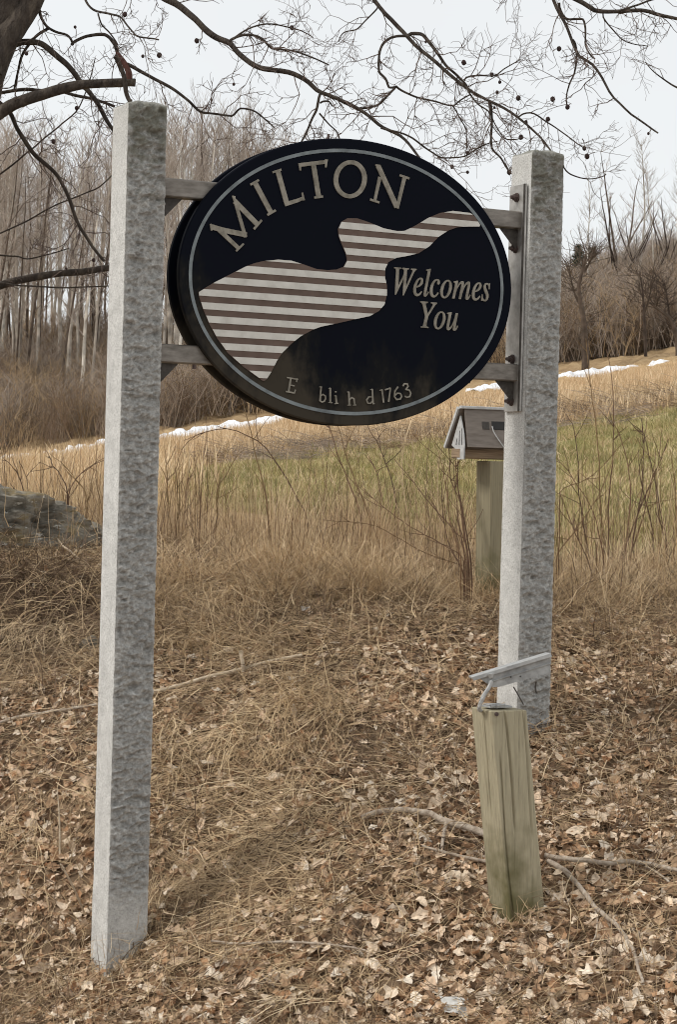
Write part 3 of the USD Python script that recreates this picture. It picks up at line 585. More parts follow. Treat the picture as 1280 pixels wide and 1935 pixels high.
fd = np.array([.049, za - .004 - ze]); fd /= np.linalg.norm(fd); fa = by * fd[0] + Z * fd[1]; fn = -by * fd[1] + Z * fd[0]; fo = bo - by * .045 + Z * ze
obj('socket_patch', frame_box(fo + fn * .0035, bx, fa, fn, (.085, .085, 0), (.120, .122, .003), .001), 'dark_steel', box_t)
obj('opening', frame_box(fo + fn * .0035, bx, fa, fn, (.133, .085, 0), (.23, .125, .003), .001), 'black_plastic', box_t)
obj('cable', tubes([(spline([fo + bx * .133 + fa * .10 + fn * .008, fo + bx * .134 + fa * .08 + fn * .012, fo + bx * .155 + fa * .04 + fn * .012, fo + bx * .185 + fa * .0 + fn * .008], 10), .0024)], 6), 'box_white', box_t)

# ------------------------------------------------------------------ boulder and stones
def rock(name, c, size, seed, mat, label, cat, flat=.6, rot=0.0):
    m = trimesh.creation.icosphere(5, 1.0); v = np.array(m.vertices)
    r = np.random.default_rng(seed); cuts = r.normal(size=(12, 3)); cuts[:, 2] *= .6; cuts /= np.linalg.norm(cuts, axis=1, keepdims=True)
    for n_ in cuts:                                     # split planes
        s = v @ n_; h = r.uniform(.62, .9); v = v - np.where(s > h, (s - h) * .92, 0)[:, None] * n_
    v *= (1 + .30 * (fbm(v * 2.2 + seed, 5, seed) - .5) + .16 * (fbm(v * np.array([4, 4, 11]), 4, seed + 3) - .5) - .10 * np.clip(.12 - np.abs(fbm(v * np.array([2.2, 2.2, 4]) + 5, 4, seed + 6) - .5), 0, 1) / .12)[:, None]
    v = v * size; ca, sa = math.cos(rot), math.sin(rot); v = np.c_[v[:, 0] * ca - v[:, 1] * sa, v[:, 0] * sa + v[:, 1] * ca, v[:, 2]] + c
    m.vertices = v
    return tag(obj(name, m, mat, None, 35), label, cat)
bc = at(-5, 992, 10.5)
rock('boulder', bc + np.array([-.05, .12, -.09]), np.array([.60, .40, .35]), 4, 'boulder_rock', 'large dark boulder flecked with pale lichen, on the crest behind the left granite post', 'boulder', rot=.1)
p = on_ground(132, 1283); rock('stone', p + Z * .0, np.array([.055, .045, .022]), 8, 'stone_grey', 'flat smooth grey stone among the leaves left of the left granite post', 'stone')
p = on_ground(172, 1232); rock('stone', p + Z * .015, np.array([.06, .06, .055]), 12, 'boulder_rock', 'mossy dark stone half buried close beside the left granite post', 'stone')

# ------------------------------------------------------------------ fallen sticks
def stick(name, lines, mat, label, cat='stick', Yoff=0.0):
    """lines: [(photo pixels on the ground, radius start, radius end, lift)]"""
    ls = []
    for px, r0, r1, lift in lines:
        r0, r1 = r0 * 1.15, r1 * 1.15
        q = np.array([on_ground(x, y, (lift[i] if np.ndim(lift) else lift) + .022) for i, (x, y) in enumerate(px)])
        s = spline(q, max(8, 5 * len(px))); s += (fbm(s * 22, 2, 4)[:, None] - .5) * r0 * .9
        ls.append((s, np.linspace(r0, r1, len(s)) * (1 + .25 * (fbm(s * 60, 2, 2) - .5))))
    return tag(obj(name, tubes(ls, 8), mat, None, True), label, cat)
stick('stick', [([(270, 1334), (350, 1312), (400, 1299), (460, 1281), (510, 1271), (570, 1260)], .0075, .0055, .018)], 'branch_pale', 'long straight pale stick lying just right of the left granite post')
pg = on_ground(461, 1281)
tag(obj('stub', tubes([(spline([pg, pg + [-.004, -.01, .045], pg + [-.016, -.012, .115]], 8), [.009, .009, .0085, .008, .008, .0085, .0095, .0095])], 8), 'branch_pale', None, True), 'short pale stub sticking upright beside the long pale stick', 'stick')
stick('fallen_branch', [([(683, 1569), (720, 1562), (775, 1562), (815, 1567), (845, 1582), (880, 1590), (930, 1606)], .0085, .0125, [.02, .03, .03, .03, .035, .03, .02]), ([(845, 1582), (838, 1600), (836, 1620)], .007, .005, [.035, .025, .012]), ([(798, 1620), (830, 1630), (890, 1642), (930, 1655)], .004, .006, .015)],
      'branch_grey', 'crooked grey fallen branch ending at the left side of the leaning wooden post', 'branch')
stick('fallen_branch', [([(1030, 1645), (1080, 1652), (1150, 1658), (1210, 1660), (1250, 1668), (1290, 1678)], .0085, .006, .03), ([(1220, 1662), (1248, 1678), (1275, 1700)], .004, .003, .02)], 'branch_grey', 'long thin fallen branch running right from the foot of the leaning wooden post', 'branch')
stick('fallen_branch', [([(1035, 1655), (1060, 1672), (1095, 1704), (1120, 1736), (1150, 1765), (1180, 1800), (1205, 1850), (1215, 1890)], .009, .0045, .028), ([(1125, 1745), (1128, 1780), (1116, 1815)], .004, .002, .02)], 'branch_grey', 'pale fallen branch slanting down from the leaning wooden post to the lower right corner', 'branch')
stick('stick', [([(-10, 1388), (40, 1378), (90, 1370), (140, 1362), (186, 1352)], .006, .0045, .02)], 'branch_grey', 'thin grey stick lying just left of the left granite post')
stick('fallen_branch', [([(690, 1820), (620, 1812), (540, 1806), (470, 1806), (400, 1800)], .0035, .0045, .02)], 'branch_grey', 'thin brown twig lying across the leaves near the bottom edge', 'branch')
pa, pb_ = at(114, 1632, 7.9), on_ground(164, 1727)
tag(obj('broken_stalk', tubes([(spline([pb_ - Z * .02, (pa + pb_) / 2 + Z * .004, pa], 8), [.005, .0048, .0045, .0045, .0042, .004, .0038, .0035])], 6), 'branch_pale', None, True), 'pale broken stalk leaning toward the foot of the left granite post', 'stalk')
pb_ = on_ground(113, 1632); pa = at(108, 1490, pb_[1] - .01)
tag(obj('dry_stalk', tubes([(spline([pb_ - Z * .02, (pa + pb_) / 2 + [.004, 0, 0], pa], 8), np.linspace(.0055, .0015, 8))], 6), 'branch_pale', None, True), 'tan dry stalk standing upright left of the left granite post', 'stalk')
stick('stick', [([(40, 1040), (90, 1040), (120, 1062), (150, 1088)], .004, .003, .05)], 'branch_pale', 'thin pale stem fallen in front of the boulder')

# scraps of litter
def scrap(px, py, s, seed, label, mat='paper_white'):
    g = np.linspace(-1, 1, 7); a, b = np.meshgrid(g, g); v = np.stack([a * s * (1 + .2 * b), b * s * .8, .8 * s * (fbm(np.stack([a * 1.3, b * 1.3, 0 * a + seed], -1), 3, seed) - .35)], -1).reshape(-1, 3)
    i = np.arange(6)[:, None] * 7 + np.arange(6)[None]; f = np.stack([i, i + 1, i + 8, i + 7], -1).reshape(-1, 4)
    c = math.cos(.6); q = np.c_[v[:, 0], v[:, 1] * c - v[:, 2] * .56, v[:, 1] * .56 + v[:, 2] * c] + on_ground(px, py, .03)
    return tag(obj('paper_scrap', (q, f), mat, None, True), label, 'litter')
scrap(862, 1922, .045, 3, 'crumpled white scrap at the bottom edge below the leaning wooden post')
scrap(577, 1166, .018, 5, 'small white scrap on the bank below the middle of the sign')
# ------------------------------------------------------------------ ground cover: leaf litter, matted grass, field grass
def rot_to(nrm, yaw):
    """rotation matrices (k,3,3): x axis at yaw, z axis along nrm"""
    z = nrm / np.linalg.norm(nrm, axis=1, keepdims=True)
    x = np.stack([np.cos(yaw), np.sin(yaw), 0 * yaw], -1); x = x - (x * z).sum(1, keepdims=True) * z; x /= np.linalg.norm(x, axis=1, keepdims=True)
    return np.stack([x, np.cross(z, x), z], -1)

def quats(R):
    from scipy.spatial.transform import Rotation
    q = Rotation.from_matrix(R).as_quat(); return q

def scatter(name, protos, pos, R, scale, which, label=None, cat=None, kind='stuff', parent=None):
    """a point instancer; protos: [(mesh, material)]"""
    path = numbered(P(parent) + '/' + name)
    pi = UsdGeom.PointInstancer.Define(stage, path)
    rel = pi.CreatePrototypesRel()
    for k, (m, mat) in enumerate(protos):
        usdkit.mesh(stage, f'{path}/kind_{k:03d}', m, LOOK[mat], False); rel.AddTarget(f'{path}/kind_{k:03d}')
    q = quats(R)
    pi.CreatePositionsAttr(Vt.Vec3fArray.FromNumpy(np.asarray(pos, np.float32)))
    pi.CreateOrientationsAttr(Vt.QuathArray([Gf.Quath(float(a[3]), float(a[0]), float(a[1]), float(a[2])) for a in q]))
    sc = np.asarray(scale, np.float32); sc = np.repeat(sc[:, None], 3, 1) if sc.ndim == 1 else sc
    pi.CreateScalesAttr(Vt.Vec3fArray.FromNumpy(sc)); pi.CreateProtoIndicesAttr(Vt.IntArray.FromNumpy(np.asarray(which, np.int32)))
    return tag(pi.GetPrim(), label, cat, None, kind)

def slope_normal(x, y, e=.06):
    return np.stack([-(gz(x + e, y) - gz(x - e, y)) / (2 * e), -(gz(x, y + e) - gz(x, y - e)) / (2 * e), np.ones_like(x)], -1)

def leaf_mesh(seed, nl=7, nw=3):
    """a dry leaf about 1 long: pointed outline, folded at the midrib, curled and twisted"""
    r = np.random.default_rng(seed)
    t = np.linspace(0, 1, nl); w = .235 * np.sin(np.pi * t ** .8) ** .75 * (1 + .42 * r.uniform(-1, 1, nl) * (t > .1) * (t < .9)); w *= 1 + (.30 * np.cos(2 * np.pi * t * r.integers(2, 5)) if seed % 3 == 0 else 0); w[0] = .03; w[-1] = .012
    s = np.linspace(-1, 1, nw); fold = r.uniform(-.15, .75); curl = r.uniform(-2.6, 2.8); tw = r.uniform(-1.2, 1.2); cup = r.uniform(-.3, .5)
    x = t[:, None] - .5 + 0 * s[None]; y = w[:, None] * s[None]; z = np.abs(y) * fold + cup * y ** 2 * 2
    a = tw * (t - .5); y, z = y * np.cos(a)[:, None] - z * np.sin(a)[:, None], y * np.sin(a)[:, None] + z * np.cos(a)[:, None]
    if abs(curl) > .05:
        th = curl * (t - .5); R = 1 / curl; cx = R * np.sin(th); cz = R * (1 - np.cos(th)); nx, nz = -np.sin(th), np.cos(th)
        X = cx[:, None] + z * nx[:, None]; Zz = cz[:, None] + z * nz[:, None]
    else: X, Zz = x, z
    v = np.stack([X, y, Zz], -1).reshape(-1, 3); v += r.normal(scale=.016, size=v.shape)
    i = np.arange(nl - 1)[:, None] * nw + np.arange(nw - 1)[None]
    f = np.stack([i, i + 1, i + nw + 1, i + nw], -1).reshape(-1, 4)
    return trimesh.Trimesh(v, np.vstack([f[:, [0, 1, 2]], f[:, [0, 2, 3]]]), process=False)

def zone(x, y):
    """fraction of matted grass (against leaves) on the bank"""
    e = fbm(np.stack([x * 1.5, y * 1.5, 0 * x], -1), 3, 21)
    mid = .52 * np.exp(-((x + .33) / .42) ** 2) * np.clip((y - 7.7) / .35, 0, 1)
    crest = np.clip((y - 9.3) / .6, 0, 1)
    cliff = (x < -.95) * np.exp(-((y - 9.98) / .13) ** 2)
    return np.clip(1.15 * mid + .75 * crest + 1.5 * (e - .52) - .8 * cliff, 0.02, 1)

def spread(n, t0, t1, y0, y1, power=1.0):
    y = (y0 ** 2 + rng.random(n) * (y1 ** 2 - y0 ** 2)) ** .5; return rng.uniform(t0, t1, n) * y, y

kinds = [(leaf_mesh(k, 9, 3), ['leaf_tan', 'leaf_brown', 'leaf_tan', 'leaf_pale', 'leaf_brown'][k % 5]) for k in range(20)]
n = 42000
x, y = spread(n, -.215, .215, 6.35, 10.9)
keep = rng.random(n) < np.clip(1.3 - zone(x, y), .45, 1) * (1 - .75 * (x < -.95) * np.exp(-((y - 9.96) / .10) ** 2)); x, y = x[keep], y[keep]; n = len(x)
nrm = slope_normal(x, y); nrm /= np.linalg.norm(nrm, axis=1, keepdims=True); nrm += rng.normal(scale=.45, size=(n, 3))
lift = rng.random(n) ** 1.6 * .035
pos = np.stack([x, y, gz(x, y) + lift], -1)
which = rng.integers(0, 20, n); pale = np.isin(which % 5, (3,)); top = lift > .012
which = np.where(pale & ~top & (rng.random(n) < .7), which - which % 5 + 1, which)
scatter('leaf_litter', kinds, pos, rot_to(nrm, rng.uniform(0, 6.28, n)), .026 + (.036 + .016 * np.clip((8.0 - y) / .8, 0, 1)) * rng.random(n) ** 1.4, which, 'dry tan and brown leaves covering the bank', 'leaf litter')

# the largest leaves, each a piece of the ground
bx_, by_ = [], []
while len(bx_) < 290:
    px, py = rng.uniform(-5, 1285), rng.uniform(1460, 1940)
    if rng.random() < .35 + .65 * (px > 560):
        q = on_ground(px, py); bx_.append(q[0]); by_.append(q[1])
bx_, by_ = np.array(bx_), np.array(by_); k = len(bx_)
nb = slope_normal(bx_, by_); nb /= np.linalg.norm(nb, axis=1, keepdims=True); nb += rng.normal(scale=.42, size=(k, 3)); RR = rot_to(nb, rng.uniform(0, 6.28, k))
for i in range(k):
    m = leaf_mesh(100 + i, 9, 5); m.vertices = np.asarray(m.vertices) * rng.uniform(.055, .095) @ RR[i].T + [bx_[i], by_[i], float(gz(bx_[i], by_[i])) + rng.uniform(.018, .042)]
    obj('leaf', m, ['leaf_pale', 'leaf_tan', 'leaf_tan', 'leaf_pale', 'leaf_brown'][i % 5], ground, True)

def blades(seed, nb, length, width, lie, spread_, droop=.5, base=.05, seg=4):
    """a tuft of ribbons: lie 0 upright .. 1 lying along +x"""
    r = np.random.default_rng(seed); V, F = [], []
    for b in range(nb):
        L = length * r.uniform(.5, 1.15); w = width * r.uniform(.6, 1.3)
        az = r.normal(0, spread_); el = (1 - lie) * (math.pi / 2) + r.normal(0, .16 + .12 * lie); el = np.clip(el, .02, math.pi / 2)
        p = np.array([r.normal(0, base), r.normal(0, base), 0.0]); pts = [p]
        for s in range(seg):
            e = el - droop * (s / seg) * r.uniform(.6, 1.6); a = az + r.normal(0, .16)
            p = p + L / seg * np.array([math.cos(a) * math.cos(e), math.sin(a) * math.cos(e), math.sin(e)]); pts.append(p)
        pts = np.array(pts); side = np.array([-math.sin(az + r.normal(0, .6)), math.cos(az), .0]); side = side / np.linalg.norm(side)
        ww = w * np.linspace(1, .25, seg + 1)[:, None] / 2; o = sum(len(q) for q in V)
        V.append(np.vstack([pts + side * ww, pts - side * ww])); m = seg + 1
        F += [[o + i, o + i + 1, o + m + i + 1] for i in range(seg)] + [[o + i, o + m + i + 1, o + m + i] for i in range(seg)]
    return trimesh.Trimesh(np.vstack(V), np.array(F), process=False)

def twiglets(seed, nb, length, rad):
    r = np.random.default_rng(seed); ls = []
    for b in range(nb):
        L = length * r.uniform(.4, 1.2); a = r.uniform(0, 6.28); p = np.r_[r.normal(0, .05, 2), r.uniform(0, .015)]; pts = [p]
        for s in range(4): a += r.normal(0, .35); p = p + L / 4 * np.array([math.cos(a), math.sin(a), r.normal(.05, .22)]); pts.append(p)
        ls.append((pts, np.linspace(rad, rad * .4, 5)))
    return tubes(ls, 3)

# matted grass lying down the bank
mats = [(blades(k, 22, .20, .0036, .93, .5, .25), 'straw_dull' if k % 3 else 'straw') for k in range(6)]
n = 5200; x, y = spread(n, -.21, .21, 6.6, 11.2); keep = rng.random(n) < zone(x, y) * .78; x, y = x[keep], y[keep]; n = len(x)
nrm = slope_normal(x, y); yaw = np.arctan2(nrm[:, 1], nrm[:, 0]) + rng.normal(0, .75, n)
scatter('matted_grass', mats, np.stack([x, y, gz(x, y) + .012], -1), rot_to(nrm + rng.normal(scale=.14, size=(n, 3)), yaw), rng.uniform(.7, 1.35, n), rng.integers(0, 6, n), 'matted dry grass lying down the bank', 'dry grass')
# loose straws over the leaves
lo = [(blades(210 + k, 7, .17, .0030, .9, 3.0, .3, .16, 4), ['straw', 'straw', 'straw_dull'][k % 3]) for k in range(6)]
n = 1900; x, y = spread(n, -.215, .215, 6.4, 10.6); keep = rng.random(n) < np.where((x > .1) & (y < 8.2), .5, 1); x, y = x[keep], y[keep]; n = len(x)
scatter('loose_straw', lo, np.stack([x, y, gz(x, y) + .022 + .02 * rng.random(n)], -1), rot_to(slope_normal(x, y) + rng.normal(scale=.2, size=(n, 3)), rng.uniform(0, 6.28, n)), rng.uniform(.5, 1.3, n), rng.integers(0, 6, n), 'loose straws strewn over the leaves', 'straw')
# dead stems and twigs among the leaves
deb = [(twiglets(k, 5, .22, .0016), 'twig_brown' if k % 2 else 'straw_dull') for k in range(6)]
n = 2600; x, y = spread(n, -.215, .215, 6.5, 10.8)
scatter('twig_litter', deb, np.stack([x, y, gz(x, y) + .015 + .02 * rng.random(n)], -1), rot_to(slope_normal(x, y) + rng.normal(scale=.15, size=(n, 3)), rng.uniform(0, 6.28, n)), rng.uniform(.6, 1.3, n), rng.integers(0, 6, n), 'small dead twigs and stems lying in the leaf litter', 'twigs')
# thin upright dead stems on the bank
ups = [(blades(40 + k, 5, .16, .0028, .12, 1.6, .35, .04), 'twig_brown' if k % 2 else 'straw_dull') for k in range(4)]
n = 700; x, y = spread(n, -.21, .21, 6.7, 10.4)
scatter('dead_stems', ups, np.stack([x, y, gz(x, y)], -1), rot_to(slope_normal(x, y) * [.3, .3, 1], rng.uniform(0, 6.28, n)), rng.uniform(.5, 1.3, n), rng.integers(0, 4, n), 'thin dead stems standing up out of the leaves', 'stems')
# tangle along the lip of the bank
tan = [(blades(60 + k, 14, .42, .0042, .62, 1.7, .8, .07, 5), ['straw', 'straw_dull', 'twig_brown'][k % 3]) for k in range(6)]
n = 1500; x, y = spread(n, -.21, .22, 9.35, 11.3)
keep = rng.random(n) < np.where(x < -.75, np.where(y > 10.0, .15, 1.0), np.where(x > .55, .9, .55)); x, y = x[keep], y[keep]; n = len(x)
scatter('bramble_tangle', tan, np.stack([x, y, gz(x, y)], -1), rot_to(slope_normal(x, y) * [.6, .6, 1], rng.uniform(0, 6.28, n)), rng.uniform(.5, 1.1, n), rng.integers(0, 6, n), 'tangle of dry stems along the lip of the bank', 'brambles')
# drooping straw clumps below the sign
cl = [(blades(80 + k, 60, .30, .0032, .45, .55, 1.5, .05, 5), 'straw') for k in range(3)]
cp = [on_ground(px, py) for px, py in ((455, 1120), (430, 1150), (490, 1130), (410, 1190), (470, 1165), (520, 1120), (395, 1225), (300, 1390), (310, 1440), (330, 1480), (560, 1330), (600, 1350), (640, 1345), (560, 1420), (500, 1440), (450, 1410), (150, 1215), (30, 1190), (90, 1200), (700, 1120), (620, 1110))]
cp = np.array(cp); nr_ = slope_normal(cp[:, 0], cp[:, 1]); yaw = np.arctan2(nr_[:, 1], nr_[:, 0]) + rng.normal(0, .35, len(cp))
scatter('grass_clumps', cl, cp, rot_to(nr_ * [.5, .5, 1], yaw), rng.uniform(.75, 1.15, len(cp)), rng.integers(0, 3, len(cp)), 'drooping clumps of pale dry grass on the bank', 'dry grass')
# tall dry grass just beyond the crest
tall = [(blades(100 + k, 26, .46, .0048, .1, 2.2, .5, .07, 5), ['straw_gold', 'straw', 'straw_dull'][k % 3]) for k in range(6)]
n = 2600; x, y = spread(n, -.21, .21, 10.6, 14.5); t = x / y; e_ = fbm(np.stack([x * 1.9, y * 1.9, 0 * x], -1), 3, 41)
keep = rng.random(n) < np.clip((e_ - .42) * 6, .06, 1) * np.where(t > .09, .2, .72) * np.where(y > 12.2, .4, 1) * np.where((t < -.105) & (y < 11.3), .1, 1); x, y = x[keep], y[keep]; n = len(x)
scatter('tall_grass', tall, np.stack([x, y, gz(x, y) - .01], -1), rot_to(np.tile([0, 0, 1.0], (n, 1)), rng.uniform(0, 6.28, n)), rng.uniform(.3, 1.0, n) ** 1.3 * np.where(y > 12.2, .6, 1), rng.integers(0, 6, n), 'tall tan grass standing beyond the lip of the bank', 'dry grass')
lip = [(blades(180 + k, 26, .34, .0042, .45, 1.3, .8, .07, 5), ['straw', 'straw_gold', 'straw_dull', 'straw'][k % 4]) for k in range(8)]
n = 1500; x, y = spread(n, -.10, .215, 9.75, 10.9); e_ = fbm(np.stack([x * 2.2, y * 2.2, 0 * x], -1), 3, 33); keep = rng.random(n) < np.clip((e_ - .36) * 5, 0, 1) * np.where(x / y > .085, .6, 1); x, y = x[keep], y[keep]; n = len(x)
scatter('lip_grass', lip, np.stack([x, y, gz(x, y) - .005], -1), rot_to(slope_normal(x, y) * [.5, .5, 1], rng.uniform(0, 6.28, n)), rng.uniform(.45, 1.0, n), rng.integers(0, 8, n), 'ragged pale dry grass leaning along the lip of the bank', 'dry grass')
dk = [(twiglets(190 + k, 12, .28, .0018), 'twig_brown') for k in range(4)]
n = 190; x, y = spread(n, -.20, -.108, 9.75, 10.12); R2 = rot_to(slope_normal(x, y) + rng.normal(scale=.35, size=(n, 3)), rng.uniform(0, 6.28, n))
scatter('dead_canes', dk, np.stack([x, y, gz(x, y) + .02 * rng.random(n)], -1), R2, rng.uniform(.6, 1.3, n), rng.integers(0, 4, n), 'dark tangle of dead canes on the steep bank left of the left granite post', 'brambles')
st_ = [(blades(230 + k, 4, .62, .0034, .08, 2.5, .25, .05, 5), ['straw', 'brier', 'twig_brown', 'brier'][k % 4]) for k in range(8)]
n = 760; x, y = spread(n, -.20, .21, 10.2, 13.0); keep = rng.random(n) < np.where((x / y < -.11) & (y < 11.2), .25, 1); x, y = x[keep], y[keep]; n = len(x)
scatter('upright_stems', st_, np.stack([x, y, gz(x, y)], -1), rot_to(np.tile([0, 0, 1.0], (n, 1)), rng.uniform(0, 6.28, n)), rng.uniform(.4, 1.15, n), rng.integers(0, 8, n), 'thin upright weed stems standing in the tall grass', 'stems')
# litter heaped against the feet of the posts
fx_, fy_ = [], []
for c_, rr_ in ((A0 + D * PA / 2 + N * PB / 2, .13), (B0 + D * PA / 2 + N * PB / 2, .13), (bw, .11), (rp, .11)):
    for _ in range(95): a_ = rng.uniform(0, 6.28); q_ = rr_ + abs(rng.normal(0, .035)); fx_.append(c_[0] + q_ * math.cos(a_)); fy_.append(c_[1] + q_ * math.sin(a_))
fx_, fy_ = np.array(fx_), np.array(fy_); n = len(fx_)
scatter('heaped_leaves', kinds, np.stack([fx_, fy_, gz(fx_, fy_) + .045 * rng.random(n)], -1), rot_to(slope_normal(fx_, fy_) + rng.normal(scale=.8, size=(n, 3)), rng.uniform(0, 6.28, n)), rng.uniform(.035, .07, n), rng.integers(0, 20, n), 'dry leaves heaped against the feet of the posts', 'leaf litter')
sel = rng.random(n) < .22; k_ = int(sel.sum())
scatter('foot_grass', [(blades(250 + k, 9, .13, .003, .3, 2.5, .6, .03, 4), ['straw_dull', 'straw'][k % 2]) for k in range(4)], np.stack([fx_, fy_, gz(fx_, fy_)], -1)[sel], rot_to(np.tile([0, 0, 1.0], (k_, 1)), rng.uniform(0, 6.28, k_)), rng.uniform(.5, 1.2, k_), rng.integers(0, 4, k_), 'dry grass growing up round the feet of the posts', 'dry grass')
# the field: green turf, then straw coloured grass up to the snow
tf = [(blades(120 + k, 34, .11, .008, .3, 2.5, .7, .11, 3), ['turf_green', 'turf_green', 'turf_green', 'straw'][k % 4]) for k in range(8)]
n = 11500; x, y = spread(n, -.2, .21, 12.5, 36.0); g = green_at(x, y); keep = rng.random(n) < g; x, y = x[keep], y[keep]; n = len(x)
scatter('field_turf', tf, np.stack([x, y, gz(x, y)], -1), rot_to(slope_normal(x, y), rng.uniform(0, 6.28, n)), rng.uniform(.6, 1.3, n), rng.integers(0, 8, n), 'mown green and straw coloured turf of the field', 'grass')
fs_ = [(blades(140 + k, 30, .42, .016, .12, 2.5, .6, .22, 3), ['straw_gold', 'straw_gold', 'straw'][k % 3]) for k in range(6)]
n = 12500; x, y = spread(n, -.21, .22, 14, 75); keep = rng.random(n) < (1 - green_at(x, y)) * np.clip((y - 30) / 10, .10, 1); x, y = x[keep], y[keep]; n = len(x)
scatter('field_grass', fs_, np.stack([x, y, gz(x, y)], -1), rot_to(np.tile([0, 0, 1.0], (n, 1)), rng.uniform(0, 6.28, n)), rng.uniform(.5, 1.2, n) * np.where(y > 62, .6, 1), rng.integers(0, 6, n), 'tall straw coloured grass across the upper field', 'dry grass')
# a low dark bank of dead brambles crossing the field behind the turf
bd = [(twiglets(160 + k, 34, .7, .0045), 'straw_dull' if k % 2 else 'far_brush') for k in range(4)]
n = 800; t = rng.uniform(-.06, .21, n); y = 36 + 2.2 * rng.normal(size=n) - 4 * np.clip(-t, 0, 1) * 10; x = t * y
scatter('bramble_bank', bd, np.stack([x, y, gz(x, y) + .05], -1), rot_to(np.tile([0, 0, 1.0], (n, 1)), rng.uniform(0, 6.28, n)), np.stack([rng.uniform(.6, 1.3, n)] * 2 + [rng.uniform(.5, 1.5, n)], -1), rng.integers(0, 4, n), 'low brown band of dead brambles across the field', 'brambles')
# ------------------------------------------------------------------ snow lying along the top of the field
def snow_strip(t0, t1, pxs, seed, label, half=1.5, h=.30):
    """a lumpy ridge of old snow through the photo's pixels pxs at depth 80"""
    q = np.array([at(px, py, 80.0) for px, py in pxs]); q = spline(q, 90); nx = 13
    a = np.linspace(-1, 1, nx); V = []
    for k, c in enumerate(q):
        e = fbm(np.array([[k * .22, seed, 0]]), 3, seed)[0]; w = half * (.7 + .7 * e) * min(1, (k + .5) / 6, (len(q) - k - .5) / 6)
        xs = np.full(nx, c[0]); yy = 80 + a * w; hh = h * (.75 + .5 * e) * np.clip(1 - a ** 2, 0, 1) ** .5 * min(1, w / .5)
        hh = hh * (.45 + 1.1 * fbm(np.stack([xs * 2.5, yy * 2.5, 0 * yy], -1), 3, seed + 2))
        V.append(np.stack([xs, yy, gz(xs, yy) + hh - .015], -1))
    V = np.vstack(V); i = np.arange(len(q) - 1)[:, None] * nx + np.arange(nx - 1)[None]
    return tag(obj('snow_strip', (V, np.stack([i, i + 1, i + nx + 1, i + nx], -1).reshape(-1, 4)[:, ::-1]), 'snow', None, True), label, 'snow')
snow_strip(0, 0, [(-40, 884), (60, 862), (130, 850), (215, 838)], 3, 'thin broken strip of old snow left of the left granite post', .9, .27)
snow_strip(0, 0, [(250, 836), (330, 822), (420, 806), (540, 786), (640, 772)], 5, 'widest strip of old snow, between the left granite post and the sign', 1.5, .17)
snow_strip(0, 0, [(880, 738), (920, 731), (960, 725)], 6, 'short strip of old snow between the sign and the right granite post', 1.0, .11)
snow_strip(0, 0, [(1040, 716), (1110, 708), (1190, 698), (1268, 687)], 7, 'thin strip of old snow right of the right granite post', .9, .12)
for i, (px, py, lab) in enumerate(((515, 847, 'small patch of snow in the field below the sign'), (328, 872, 'small patch of snow in the field right of the left granite post'))):
    c = on_ground(px, py); m = trimesh.creation.icosphere(3, 1.0); v = np.array(m.vertices); v *= (1 + .4 * (fbm(v * 2 + i, 3, i) - .5))[:, None]
    m.vertices = v * [.11 * c[1] / 30, .25, .09] + c; tag(obj('snow_patch', m, 'snow', None, True), lab, 'snow')

# ------------------------------------------------------------------ trees
def wig(p, d, L, nseg, r, wob, lift):
    """a wandering line from p along d"""
    pts = [p]; d = d / np.linalg.norm(d)
    for s in range(nseg):
        d = d + r.normal(scale=wob, size=3) + [0, 0, lift]; d /= np.linalg.norm(d); p = p + d * L / nseg; pts.append(p)
    return np.array(pts)

